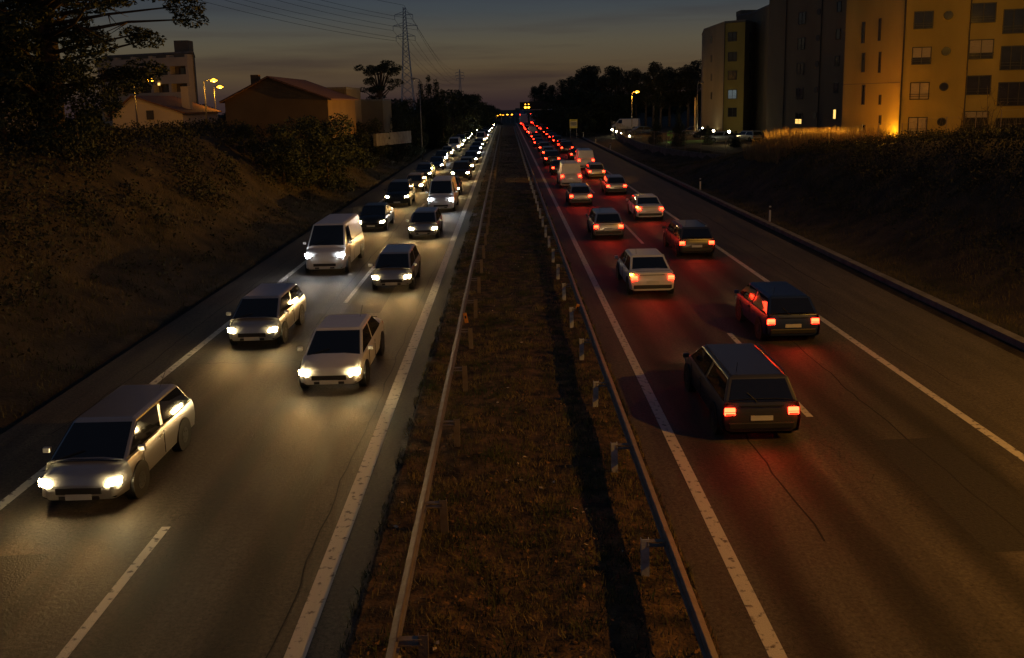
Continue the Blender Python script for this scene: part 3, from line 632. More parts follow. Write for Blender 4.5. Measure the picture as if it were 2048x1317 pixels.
# ------------------------------------------------------------------ right: car park wall and fence
b = MB(); wy = list(np.arange(95, 205, 3.0)); ringsw = []
for y in wy:
    x = float(wallx(y)); zt_ = 1.30 + .25 * float(ss(95, 130, y)) + .002 * (y - 100); ringsw.append([(x - .15, y, -.2), (x - .15, y, zt_), (x + .15, y, zt_), (x + .15, y, -.2)])
b.loft(ringsw); tag(b.build('retaining_wall', M['stone']), 'curved grey retaining wall below the car park fence', 'wall')
def fence(path, h, label, name='chain_link_fence', step=1, tilt=0):
    p0 = path[0]; root = empty(name, (p0[0], p0[1], p0[2]), label, 'fence')
    pm = MB(); pm.tube([(0, 0, -.2), (0, 0, h)], .032, 6); first = None
    for q in path:
        if first is None: first = pm.build('post', M['rust'], root); o = first
        else: o = first.copy(); COL.objects.link(o); o.parent = root
        o.location = Vector(q) - Vector(p0); o.rotation_euler = (0, random.uniform(-.02, .02), 0)
    wb = MB()
    for a, c in zip(path[:-1], path[1:]):
        a = Vector(a) - Vector(p0); c = Vector(c) - Vector(p0); zz = Vector((0, 0, 1)); L_ = (c - a).length; n = max(3, int(L_ / .35))
        for f in (.05, .5, .97): wb.tube([a + zz * h * f, c + zz * h * f + Vector((0, 0, random.uniform(-.04, .04)))], .008, 3)
        for i in range(n):
            t0, t1 = i / n, min(1, (i + 1) / n)
            wb.tube([a.lerp(c, t0) + zz * h * .05, a.lerp(c, t1) + zz * h * .97], .004, 3); wb.tube([a.lerp(c, t1) + zz * h * .05, a.lerp(c, t0) + zz * h * .97], .004, 3)
    wb.build('wire_mesh', M['rust'], root)
    return root
fence([(float(wallx(y)), y, 1.5) for y in (97, 101, 105, 110, 116, 123, 131, 139, 147, 156, 165, 175, 186)], 1.9, 'wire fence on thin posts along the curved retaining wall')
FP = [(1588, 275, 69), (1628, 274, 67.5), (1666, 272, 66), (1696, 265, 65), (1724, 259, 64), (1758, 252, 63), (1805, 245, 62), (1852, 236, 60), (1894, 230, 58.5), (1953, 232, 57), (2004, 218, 55), (2060, 212, 53)]
fp = []
for a, b_, c in FP:
    p = at(a, b_, c); z0 = Z(p.x, p.y); fp.append((p.x, p.y, min(z0, p.z - 1.5)))
fence(fp, 1.85, 'rusty wire fence along the top of the bank before the ochre flats')

# ------------------------------------------------------------------ right: blocks of flats
def wall_pt(px, py, a, c):
    """photo point -> (u, z) on the vertical wall a->c"""
    o = Vector((0, 0, H_)); d = fw + rt * (px - PW / 2) / F_ + up * (PH / 2 - SHIFT_PX - py) / F_
    A, C = Vector((*a, 0)), Vector((*c, 0)); t = (C - A).normalized(); n = Vector((-t.y, t.x, 0))
    s = (A - o).dot(n) / d.dot(n); P = o + d * s; return (P - A).dot(t), P.z
class Wall:
    def __init__(s, a, c): s.a = Vector((*a, 0)); s.c = Vector((*c, 0)); s.t = (s.c - s.a).normalized(); s.n = Vector((s.t.y, -s.t.x, 0)); s.ac = (a, c)
    def P(s, u, z, off): return s.a + s.t * u + s.n * off + Vector((0, 0, z))
    def slab(s, b, u0, u1, z0, z1, o0, o1):
        b.add([s.P(u, z, o) for o in (o0, o1) for u, z in ((u0, z0), (u1, z0), (u1, z1), (u0, z1))], [(0, 3, 2, 1), (4, 5, 6, 7), (0, 1, 5, 4), (1, 2, 6, 5), (2, 3, 7, 6), (3, 0, 4, 7)])
def window(root, W_, u, z, w_, h_, kind='glass', rail=True, mull=1):
    b = MB(); f = .07; W_.slab(b, u - w_ / 2, u + w_ / 2, z - h_ / 2, z - h_ / 2 + f, .0, .07); W_.slab(b, u - w_ / 2, u + w_ / 2, z + h_ / 2 - f, z + h_ / 2, .0, .07)
    W_.slab(b, u - w_ / 2, u - w_ / 2 + f, z - h_ / 2 + f, z + h_ / 2 - f, 0, .068); W_.slab(b, u + w_ / 2 - f, u + w_ / 2, z - h_ / 2 + f, z + h_ / 2 - f, 0, .068)
    for k in range(mull):
        uu = u - w_ / 2 + w_ * (k + 1) / (mull + 1); W_.slab(b, uu - .03, uu + .03, z - h_ / 2 + f, z + h_ / 2 - f, 0, .066)
    if rail:
        for k in (.18, .30): W_.slab(b, u - w_ / 2 - .05, u + w_ / 2 + .05, z - h_ / 2 + h_ * k, z - h_ / 2 + h_ * k + .035, .08, .115)
    wd = b.build('window', M['frame'], root); wd.matrix_parent_inverse = root.matrix_world.inverted()
    b = MB(); W_.slab(b, u - w_ / 2 + f, u + w_ / 2 - f, z - h_ / 2 + f, z + h_ / 2 - f, .004, .03)
    pn = b.build('pane' if kind != 'blind' else 'roller_blind', {'glass': M['glass'], 'lit': M['lit'], 'litd': M['litd'], 'blind': M['blind']}[kind], wd)
    if kind == 'half':
        pass
    return wd
def shut(root, W_, u, z, w_, h_):
    b = MB(); W_.slab(b, u - w_ / 2 + .08, u + w_ / 2 - .08, z + h_ / 2 - h_ * random.uniform(.3, .7), z + h_ / 2 - .08, .031, .05); o = b.build('shutter', M['blind'], root)
def block(name, label, poly, z0, z1, mt, cat='flats', group=None):
    root = bpy.data.objects.new(name, None); COL.objects.link(root); tag(root, label, cat, group)
    b = MB(); b.prism(poly, z0, z1); b.build('wall', mt, root)
    b = MB(); cx = sum(p[0] for p in poly) / len(poly); cy_ = sum(p[1] for p in poly) / len(poly)
    b.prism([(cx + (p[0] - cx) * 1.012, cy_ + (p[1] - cy_) * 1.012) for p in poly], z1 - .003 if not hasattr(z1, '__len__') else [q - .003 for q in z1], z1 + .25 if not hasattr(z1, '__len__') else [q + .25 for q in z1]); b.build('parapet', M['conc'], root)
    return root
def vpx(px, Y): p = at(px, 200, Y); return (p.x, p.y)
# A : ochre block, nearest
A0, A1, A2 = vpx(1685, 82), vpx(1799, 74.5), (49.5, 69.5)
GA = 'blocks of flats on the right'
rA = block('apartment_block', 'tall ochre block of flats behind the fence, nearest on the right', [A0, A1, A2, (60, 92), (41, 104)], 1.5, 25, M['plasA'], group=GA)
W2 = Wall(A1, A2); W1 = Wall(A0, A1)
def fix(W_):   # make the normal face the camera
    if W_.n.dot(Vector((0, 0, 0)) - W_.a) < 0: W_.n = -W_.n
    return W_
for q_ in (W1, W2): fix(q_)
FL = 2.9
u_, z_ = wall_pt(1843, 112, *W2.ac)
for k in range(-2, 5):
    zz = z_ + FL * k; kd = 'blind' if k in (-1, -2) else ('glass' if k != 0 else 'glass')
    window(rA, W2, u_, zz, 1.5, 1.45, kd); 
    if k == 0: shut(rA, W2, u_, zz, 1.5, 1.45)
uv_, zv_ = wall_pt(1892, 103, *W2.ac)
for k in range(-2, 5):
    P = W2.P(uv_, zv_ + FL * k, .02); b = MB(); b.tube([P - W2.n * .02, P + W2.n * .07], .36, 20); vo = b.build('round_vent', M['frame'], rA)
    b = MB(); b.tube([P + W2.n * .07, P + W2.n * .09], .29, 20); b.build('vent_grille', M['glass'], vo)
uc, zc_ = wall_pt(1962, 99, *W2.ac)
for k in range(-2, 5):
    zz = zc_ + FL * k; window(rA, W2, uc, zz, 1.85, 1.6, 'glass')
    if k % 2 == 0: shut(rA, W2, uc, zz, 1.85, 1.6)
ud, zd = wall_pt(2032, 116, *W2.ac)
for k in range(-2, 4): window(rA, W2, ud, zd + FL * k, 2.3, 1.95, 'glass', True, 2)
ue = ud + 3.4
for k in range(-2, 4): window(rA, W2, ue, zd + FL * k, 1.5, 1.5, 'blind' if k % 2 else 'glass')
up_, _ = wall_pt(1946, 99, *W2.ac)
b = MB(); b.tube([W2.P(.08, 2, .10), W2.P(.08, 24.9, .10)], .075, 8); b.build('drainpipe', M['frame'], rA)
b = MB(); b.tube([W2.P(up_ - .35, 2, .09), W2.P(up_ - .35, 24.9, .09)], .05, 8); b.build('drainpipe', M['frame'], rA)
for px, rows in ((1728, ((44, 87), (106, 145), (170, 210), (250, 268))), (1761, ((37, 82), (104, 146), (190, 210), (231, 250)))):
    for (ya, yb) in rows:
        u1, za = wall_pt(px, ya, *W1.ac); _, zb_ = wall_pt(px, yb, *W1.ac); window(rA, W1, u1, (za + zb_) / 2, .42 if px < 1740 else .3, abs(za - zb_), 'glass', False, 0)
b = MB(); W1.slab(b, -.05, (W1.c - W1.a).length - .05, 8.55, 8.60, .0, .03); b.build('string_course', M['plasB'], rA)
# wall lamp at the foot of the drainpipe
p = W1.P((W1.c - W1.a).length - .55, 3.75, .45)
p.z += .35; ol = empty('wall_lamp', p, 'orange floodlight at the foot of the ochre flats beside the drainpipe', 'wall lamp')
MB().box((0, 0, 0), (.3, .16, .2)).build('housing', M['frame'], ol, .02); MB().box((0, 0, .11), (.24, .12, .02)).build('lamp_lens', M['sod'], ol)
light('lamp_light', 'POINT', (-.15, -.25, .3), SOD, 110, ol, size=.08)
light('lamp_light', 'SPOT', (-.6, -.6, 1.5), SOD, 45000, ol, (-7, -3.0, -1.3), .1, R_(120), .8)

# B : dark middle block, C : grey far block
B0, B1 = vpx(1533, 112), vpx(1686, 97)
rB = block('apartment_block', 'dark brown block of flats between the ochre and the grey blocks', [B0, B1, (48, 118), (42, 132)], 0.8, 22.5, M['plasB'], group=GA)
WB = fix(Wall(B0, B1)); ub, zb_ = wall_pt(1601, 138, *WB.ac)
for k in range(-2, 4):
    zz = zb_ + 2.92 * k
    wdw = window(rB, WB, ub, zz, 1.45, 1.4, 'glass')
    if k == -2:
        b = MB(); WB.slab(b, ub - .62, ub + .62, zz - .62, zz - .1, .032, .055); b.build('lit_blind', M['lit'], wdw)
ub2, zb2 = wall_pt(1672, 176, *WB.ac)
for k in range(-1, 4): window(rB, WB, ub2, zb2 + 2.92 * (k), .8 if k != -1 else .62, 1.15, 'lit' if k == -1 else 'glass', False, 0)
ub3, zb3 = wall_pt(1632, 180, *WB.ac)
for k in range(-1, 4):
    P = WB.P(ub3, zb3 + 2.92 * k, .0); b = MB(); b.tube([P, P + WB.n * .06], .36, 18); b.build('round_vent', M['frame'], rB)
for px in (1570, 1640):
    u1, _ = wall_pt(px, 150, *WB.ac); MB().tube([WB.P(u1, 1.0, .08), WB.P(u1, 22.4, .08)], .06, 6).build('drainpipe', M['frame'], rB)
C0, C1, C2, C3 = vpx(1406, 150), vpx(1447, 136), vpx(1487, 134), vpx(1510, 140)
D0, D1 = vpx(1469, 132.5), vpx(1535, 124)
rD = block('apartment_block', 'dark flat-roofed stair tower standing behind the grey flats', [vpx(1469, 146), vpx(1500, 141.5), vpx(1545, 127), (46, 140), (44, 158)], 1, 20.6, M['plasB'], group=GA)
b = MB(); pk = at(1498, 14, 146); b.prism([(pk.x - 1.3, 146), (pk.x + 1.3, 146), (pk.x + 1.3, 149), (pk.x - 1.3, 149)], 20.8, 21.6); b.build('roof_house', M['plasB'], rD)
rC = block('apartment_block', 'grey six-storey block with a window column tinted as yellow-lit, farthest of the flats', [C0, C1, C2, C3, (47, 157), (36, 162)], .8, 18.8, M['plasG'], group=GA)
WC = fix(Wall(C1, C2)); WC2 = fix(Wall(C2, C3)); WC0 = fix(Wall(C0, C1))
b = MB(); WC.slab(b, .0, (WC.c - WC.a).length, 1.0, 18.7, .0, .04); b.build('lamplight_tint_panel', M['plasA'], rC)  # ochre slab over the grey wall; yellow lamplight put into its colour
WC.a = WC.a + WC.n * .04
for ya in (74, 114, 151, 189, 225):
    u1, z1_ = wall_pt(1465, ya, *WC.ac); window(rC, WC, u1, z1_, 1.45, 1.4, 'litd' if ya == 189 else 'glass')
for ya in (74, 114, 151, 189, 225):
    u1, z1_ = wall_pt(1500, ya, *WC2.ac); window(rC, WC2, u1, z1_, .75, 1.3, 'glass', False, 0)
for ya in (80, 118, 155, 192): 
    u1, z1_ = wall_pt(1423, ya, *WC0.ac); window(rC, WC0, u1, z1_, .7, 1.2, 'glass', False, 0)
MB().tube([WC.P(.05, 1.2, .08), WC.P(.05, 18.7, .08)], .06, 6).build('drainpipe', M['frame'], rC)
u1, z1_ = wall_pt(1500, 262, *WC2.ac); b = MB(); WC2.slab(b, u1 - .5, u1 + .5, 1.2, 3.4, 0, .05); b.build('door', M['frame'], rC)

# ------------------------------------------------------------------ right: car park
def park(kind, paint, px, Y, rz, label):
    c = car(kind, paint, label, CT.get(kind, 'car'), 'cars in the car park', False, beams=0); p = at(px, 265, Y)
    c.location = (p.x, p.y, Z(p.x, p.y)); c.rotation_euler = (0, 0, rz)
    for ch in list(c.children):
        if ch.name.startswith('tail_light'): ch.data.materials[0] = PAINT['red']
    return c
park('van', 'white', 1252, 172, R_(68), 'white panel van parked behind the globe lamps')
park('saloon', 'dark blue', 1283, 152, R_(100), 'dark saloon parked just right of the white van')
park('hatchback', 'dark grey', 1388, 146, R_(80), 'dark grey hatchback parked between the conifers and the grey flats')
park('saloon', 'black', 1412, 138, R_(95), 'black saloon parked left of the grey flats')
park('hatchback', 'silver', 1442, 124, R_(85), 'silver hatchback parked under the brightest globe lamp')
park('estate', 'silver', 1497, 124, R_(20), 'silver estate parked at the foot of the grey flats')
lw = MB(); q = [at(1322, 290, 128), at(1400, 290, 128)]; lw.add([(q[0].x, 121, Z(26, 121) + .03), (q[1].x, 121, Z(30, 121) + .03), (q[1].x + 1, 130, Z(30, 130) + .03), (q[0].x + 1, 130, Z(27, 130) + .03)], [(0, 1, 2, 3)])
tag(lw.build('lawn', M['dgreen']), 'small bright green lawn between the conifers', kind='structure')
p = at(1342, 275, 126); light('lamp_light', 'POINT', (p.x, p.y, 2.2), (.8, 1, .4), 30, None, size=.1)
mass('ivy_bush', 'small bright green bush lit between the conifers', [(p.x, p.y + 1.2, 2.6), (p.x + .1, p.y + 1.3, 2.1)], [.5, .55], 200, .07, M['dgreen'], 9)

# ------------------------------------------------------------------ trees
def tree_mesh(kind, seedn):
    r = random.Random(seedn); tr = MB(); cs, rs = [], []
    if kind == 'euc':
        h = 12; lean = r.uniform(-.5, .5); tr.tube([(0, 0, -.3), (lean * .4, 0, h * .4), (lean, .1, h * .75), (lean * 1.1, .1, h * .95)], [.22, .16, .09, .03], 7)
        for i in range(26):
            z = h * r.uniform(.38, 1.0); a = r.uniform(0, 6.28); k = (1.05 - abs(z / h - .62)) * 1.9 * r.uniform(.3, 1)
            if z > h * .85: k *= .35
            c = (lean * z / h + k * math.cos(a), k * math.sin(a), z); cs.append(c); rs.append(r.uniform(.6, 1.25))
            tr.tube([(lean * z / h * .9, 0, z - 1.3), ((lean * z / h + c[0]) / 2, c[1] / 2, z - .4), c], [.06, .04, .015], 4)
        return tr, leaves(cs, rs, 260, .15, 1.1, seedn)
    if kind == 'cone':
        h = 8; tr.tube([(0, 0, -.3), (0, 0, h * .9)], [.16, .03], 6)
        for i in range(70):
            z = h * (r.random() ** 1.3) * .96 + .3; k = 1.55 * (1 - z / h) ** .8 * r.uniform(.3, 1); a = r.uniform(0, 6.28); cs.append((k * math.cos(a), k * math.sin(a), z)); rs.append(.25 + .5 * (1 - z / h) * r.uniform(.6, 1.2))
        return tr, leaves(cs, rs, 420, .10, 1.2, seedn)
    if kind == 'broad':
        h = 9; tr.tube([(0, 0, -.3), (.1, 0, h * .35), (.1, 0, h * .7)], [.25, .18, .08], 7)
        for i in range(34):
            t = r.uniform(0, 6.28); u = r.random(); z = h * (.3 + .68 * u); k = 2.6 * math.sqrt(max(0.02, 1 - ((u - .42) / .62) ** 2)) * r.uniform(.3, 1); c = (k * math.cos(t), k * math.sin(t), z); cs.append(c); rs.append(r.uniform(.6, 1.2))
            if i % 2: tr.tube([(.1, 0, h * .35 + 1), (c[0] / 2, c[1] / 2, z - .6), c], [.09, .05, .015], 4)
        return tr, leaves(cs, rs, 260, .15, .9, seedn)
    if kind == 'bush':
        h = 6; tr.tube([(0, 0, -.3), (.1, 0, h * .5)], [.15, .05], 6)
        for i in range(34):
            t = r.uniform(0, 6.28); u = r.random(); z = h * (.04 + .92 * u); k = 2.7 * math.sqrt(max(0.02, 1 - ((u - .3) / .75) ** 2)) * r.uniform(.3, 1); cs.append((k * math.cos(t), k * math.sin(t), z)); rs.append(r.uniform(.55, 1.1))
        return tr, leaves(cs, rs, 260, .13, .9, seedn)
    if kind == 'stone':
        h = 7.2; tr.tube([(0, 0, -1), (.3, 0, h * .35), (.1, 0, h * .62), (-.4, 0, h * .8)], [.3, .22, .16, .08], 8)
        for i in range(30):
            a = r.uniform(0, 6.28); k = 2.3 * math.sqrt(r.random()); c = (k * math.cos(a) - .9, k * math.sin(a), h * r.choice((.66, .80, .93, 1.0)) + r.uniform(-.3, .3)); cs.append(c); rs.append(r.uniform(.4, .85))
            tr.tube([(0, 0, h * .55), (c[0] * .5, c[1] * .5, c[2] - .7), c], [.10, .06, .02], 5)
        return tr, leaves(cs, rs, 480, .10, .55, seedn)
    if kind == 'bigpine':
        h = 17; tr.tube([(0, 0, -1), (.3, .2, 4), (.2, 0, 8), (-.2, 0, 12), (0, 0, 16)], [.5, .42, .34, .22, .08], 10)
        for i in range(150):
            z = r.uniform(3.5, h); a = r.uniform(0, 6.28); k = (6.3 if z > 6 else 4) * math.sqrt(r.uniform(.05, 1)) * (1 if z < 13 else .6); c = (k * math.cos(a), k * math.sin(a), z + r.uniform(-.3, .3)); cs.append(c); rs.append(r.uniform(.45, 1.15))
            if i % 2 == 0:
                mid = (c[0] * .55 + r.uniform(-.4, .4), c[1] * .55, z - .5 + r.uniform(-.3, .3)); tr.tube([(0, 0, z - 1.2), mid, c, (c[0] * 1.12, c[1] * 1.12, c[2] - .3)], [.13, .07, .03, .01], 5)
                for k2 in range(3): tr.tube([mid, (mid[0] + r.uniform(-1.2, 1.2), mid[1] + r.uniform(-1.2, 1.2), mid[2] + r.uniform(-.8, .6))], [.03, .008], 4)
        return tr, leaves(cs, rs, 560, .10, .65, seedn)
    if kind == 'bare':
        h = 4.2
        for s in range(5):
            a = r.uniform(0, 6.28); top = Vector((math.cos(a) * r.uniform(.3, 1.3), math.sin(a) * .6, h * r.uniform(.6, 1))); tr.tube([(0, 0, 0), top * .5 + Vector((.05, 0, 0)), top], [.05, .03, .008], 5)
            for k in range(9):
                st = top * r.uniform(.25, .95); tr.tube([st, st + Vector((r.uniform(-.7, .7), r.uniform(-.5, .5), r.uniform(.2, .9)))], [.015, .004], 3)
        return tr, leaves([(r.uniform(-1, 1), r.uniform(-.5, .5), r.uniform(1.5, 4)) for _ in range(12)], [.3] * 12, 60, .035, 1, seedn)
TP = {}
def tree(kind, x, y, label, group, var=0, scale=1, crown=None, bark=None, z=None, rz=None, cat='tree'):
    key = (kind, var, crown); z = Z(x, y) if z is None else z; rz = random.uniform(0, 6.28) if rz is None else rz
    nm = {'euc': 'eucalyptus_tree', 'cone': 'conifer_tree', 'broad': 'broadleaf_tree', 'bush': 'bushy_tree', 'stone': 'stone_pine_tree', 'bigpine': 'pine_tree', 'bare': 'bare_sapling'}[kind]
    if key in TP: return dup(TP[key], (x, y, z), rz, label, group, scale)
    tr, lv = tree_mesh(kind, 31 + var * 7 + len(kind)); o = empty(nm, (x, y, z), label, cat, group, rz); TP[key] = o
    tr.build('trunk', M[bark or 'bark'], o, smooth=True); raw('crown' if kind != 'bare' else 'twig_leaves', lv, 3, M[crown or 'leafd'], o)
    o.scale = (scale,) * 3 if not hasattr(scale, '__len__') else scale
    return o
def tree_px(kind, px, ytop, Y, hbase, label, group, wide=1, **k):
    p = at(px, ytop, Y); z0 = Z(p.x, p.y); s = max(.2, (p.z - z0) / hbase); return tree(kind, p.x, p.y, label, group, scale=(s * wide, s * wide, s), **k)
# row of eucalyptus behind the car park (left to right)
EU = [(1068, 172, 330), (1085, 166, 310), (1103, 168, 290), (1122, 160, 270), (1142, 152, 255), (1160, 140, 240), (1178, 128, 225), (1192, 133, 220), (1208, 150, 210), (1222, 134, 205), (1234, 130, 200), (1252, 143, 196), (1272, 136, 190), (1292, 147, 186),
      (1308, 120, 182), (1322, 140, 178), (1340, 133, 184), (1360, 137, 180), (1378, 126, 178), (1398, 122, 182), (1412, 128, 186)]
for i, (px, yt, Y) in enumerate(EU):
    tree_px('euc', px, yt, Y, 12.6, 'dark eucalyptus, %s from the left in the row behind the car park' % ORD[i].replace('nearest', 'first'), 'eucalyptus row behind the car park', 1.35, var=i % 4, crown='leafe', bark='palebark')
LB = [(1090, 190, 260), (1115, 192, 240), (1140, 185, 225), (1165, 180, 210), (1190, 182, 196), (1213, 186, 190), (1240, 190, 186), (1100, 205, 200), (1128, 212, 190), (1160, 215, 185)]
for i, (px, yt, Y) in enumerate(LB):
    tree_px('bush', px, yt, Y, 6.3, 'low dark bushy tree, number %s from the left under the eucalyptus row' % ORD[i].replace('nearest', 'first'), 'bushy trees under the eucalyptus row', 1.2, var=i % 3)
tree_px('cone', 1312, 210, 122, 8.2, 'dark cone-shaped conifer just right of the white van', 'conifers by the car park', .95, var=0)
tree_px('cone', 1358, 204, 116, 8.2, 'tallest dark cone-shaped conifer in the middle of the car park', 'conifers by the car park', .95, var=1)
tree_px('cone', 1416, 250, 118, 8.2, 'small dark conifer under the left globe lamp of the three', 'conifers by the car park', 1.5, var=0)
tree_px('cone', 1472, 262, 112, 8.2, 'squat dark conifer at the foot of the grey flats', 'conifers by the car park', 2.2, var=1)
tree_px('bare', 1610 + 4, 268, 66, 4.2, 'bare sapling among the orange-lit reeds', 'bare saplings along the fence', 1, var=0, crown='dry')
tree_px('bare', 1925, 200, 56, 4.2, 'bare twiggy sapling before the ochre flats, left of two tall ones', 'bare saplings along the fence', 1.1, var=1, crown='dry')
tree_px('bare', 1985, 170, 54, 4.2, 'tallest bare twiggy sapling before the ochre flats', 'bare saplings along the fence', 1, var=2, crown='dry')
tree_px('bare', 1830, 262, 57, 4.2, 'low bare shrub by the fence below the blinds of the ochre flats', 'bare saplings along the fence', 1.6, var=1, crown='dry')
# left
tree('bigpine', -23.5, 45, 'huge dark pine overhanging the left bank, its crown filling the top left corner', None, scale=(1.35, 1.2, 1.0), rz=.6)
tree('bigpine', -30, 47, 'second big dark pine at the far left edge', None, var=1, scale=1.05, rz=2.0)
tree('bush', -25.2, 44, 'dense dark evergreen under the huge pine at the far left', 'dark evergreens under the huge pine', scale=1.0)
tree('bush', -21.6, 44, 'second dense dark evergreen under the huge pine, nearer the road', 'dark evergreens under the huge pine', 1, scale=.78)
tree('bush', -29, 50, 'dark evergreen behind the others at the far left edge', 'dark evergreens under the huge pine', 2, scale=1.1)
tree_px('stone', 757, 126, 140, 7.5, 'umbrella-shaped stone pine standing alone left of the pylon', None, 1.0)
for i, (px, yt, Y, wd) in enumerate(((840, 162, 150, 1.0), (856, 150, 152, .95), (871, 158, 154, 1.0), (884, 178, 150, 1.2))):
    tree_px('cone', px, yt, Y, 8.2, ('dark cypress at the left of the clump right of the pylon', 'tallest dark cypress right of the pylon', 'dark cypress right of the tallest one', 'short bushy cypress at the right end of the clump')[i], 'cypress clump on the left', wd, var=i % 2)
LT = [(700, 214, 120), (735, 208, 130), (775, 203, 135), (805, 200, 142), (904, 178, 175), (922, 184, 190), (940, 192, 205), (956, 203, 230), (972, 208, 260), (985, 212, 290), (690, 240, 90), (730, 240, 98), (610, 235, 70), (560, 246, 66), (650, 232, 74), (485, 250, 66), (790, 232, 115), (812, 225, 128)]
for i, (px, yt, Y) in enumerate(LT):
    tree_px('bush', px, yt, Y, 6.3, 'dark bushy tree on the left bank, %s in the belt from stone pine to gable' % ORD[i].replace('nearest', 'first'), 'bushy trees on the left bank', 1.2, var=i % 3)
# far wood on both sides of the crest
pts, rads = [], []
for i in range(420):
    x = random.uniform(-260, 330); y = random.uniform(430, 640); 
    if abs(x - 2) < 14 and y < 520: continue
    z0 = Z(x, y); hgt = random.uniform(5, 15) if abs(x) > 30 else random.uniform(2, 6); pts.append((x, y, z0 + hgt * .5)); rads.append(hgt * .55)
for i in range(260):
    x = random.choice((-1, 1)) * random.uniform(20, 60); y = random.uniform(250, 430)
    if x > 0: x = random.uniform(22, 70)
    z0 = Z(x, y); r = random.uniform(1.5, 3.5); pts.append((x, y, z0 + r * .8)); rads.append(r)
mass('far_wood', 'dark wood beyond the crest of the motorway', pts, rads, 22, .75, M['leafd'], 12)

# ------------------------------------------------------------------ left: houses
def gable_house(px0, pxr, px1, ybase, yeave, yr, Y, depth, mt, name, label, group=None):
    a, r_, c = at(px0, yeave, Y), at(pxr, yr, Y), at(px1, yeave, Y); zb = min(Z(a.x, Y), a.z - 2)
    o = bpy.data.objects.new(name, None); COL.objects.link(o); tag(o, label, 'house', group); zb = -1 + min(zb, at(px0, ybase, Y).z)
    b = MB(); x0, x1, xr, ze, zr_ = a.x, c.x, r_.x, min(a.z, c.z), r_.z
    pr = [(x0, zb), (x1, zb), (x1, ze), (xr, zr_), (x0, ze)]; b.loft([[(p[0], Y, p[1]) for p in pr], [(p[0], Y + depth, p[1]) for p in pr]]); b.build('wall', mt, o)
    b = MB(); t = .16; ov = .4
    for s, (xe) in ((-1, x0), (1, x1)):
        xo = xe + s * ov; zo = ze - ov * (zr_ - ze) / abs(xr - xe)
        b.loft([[(xr, yy, zr_ + .012), (xo, yy, zo + .012), (xo, yy, zo + t), (xr, yy, zr_ + t)] for yy in (Y - .35, Y + depth + .35)])
    ro = b.build('roof', M['tile'], o); return o, ro
h1, ro1 = gable_house(224, 265, 365, 247, 226, 194, 98, 12, M['plasW'], 'small_house', 'small cream house with a low tiled gable under the left street lamp')
p = at(347, 196, 98); MB().box((p.x, 102, p.z), (.9, .9, 2.6)).build('chimney', M['plasW'], ro1)
p = at(232, 232, 98)
b = MB(); q = at(300, 225, 98); b.box((q.x, 97.95, q.z - .3), (.8, .06, 1.0)); b.build('window', M['frame'], h1)
h2, ro2 = gable_house(449, 536, 655, 255, 198, 156, 78, 14, M['plasO'], 'gable_house', 'large orange-brown blank gable end above the left bank')
p = at(486, 166, 78); MB().box((p.x, 82, p.z), (.7, .8, 1.6)).build('chimney', M['plasO'], ro2)
# cream block of flats
fa, fc = at(205, 130, 128), at(388, 130, 122); Wf = fix(Wall((fa.x, fa.y), (fc.x, fc.y))); Lf = (Wf.c - Wf.a).length
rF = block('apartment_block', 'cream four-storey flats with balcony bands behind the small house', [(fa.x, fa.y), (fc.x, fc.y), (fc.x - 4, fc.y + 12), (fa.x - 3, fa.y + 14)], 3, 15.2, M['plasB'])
for k, yb in enumerate((250, 196, 162, 128)):
    _, zb_ = wall_pt(300, yb, *Wf.ac)
    b = MB(); Wf.slab(b, .2, Lf - .1, zb_ - .55, zb_ + .65, .02, 1.1); b.build('balcony', M['plasW'], rF)
    for j in range(5):
        uu = Lf * (j + .5) / 5
        if k: window(rF, Wf, uu, zb_ - 1.35, Lf / 5 * .62, 1.35, 'lit' if (k, j) == (2, 3) and False else 'glass', False, 1)
for j in range(6):
    b = MB(); uu = .25 + (Lf - .6) * j / 5; Wf.slab(b, uu - .22, uu + .22, 3, 15.0, .03, 1.06); b.build('pillar', M['plasW'], rF)
b = MB(); u1, z1_ = wall_pt(330, 169, *Wf.ac); Wf.slab(b, u1 - .18, u1 + .18, z1_ - .18, z1_ + .18, 1.12, 1.2); b.build('wall_light', M['lit'], rF)
p = at(385, 100, 130); MB().box((fc.x - 3, fc.y + 5, 16.2), (2, 2, 2)).build('stair_head', M['plasB'], rF)
# far-left house seen through the pine
fa, fc = at(-60, 175, 98), at(58, 175, 98); Wg = fix(Wall((fa.x, fa.y), (fc.x, fc.y)))
rG = block('apartment_block', 'cream building glimpsed through the pine at the far left edge', [(fa.x, fa.y), (fc.x, fc.y), (fc.x - 2, fc.y + 10), (fa.x, fa.y + 10)], 4, fa.z + 1.2, M['plasW'])
for k in range(4): window(rG, Wg, 1 + k * 1.7, fa.z - 1.1, .9, 1.1, 'glass', False, 1)
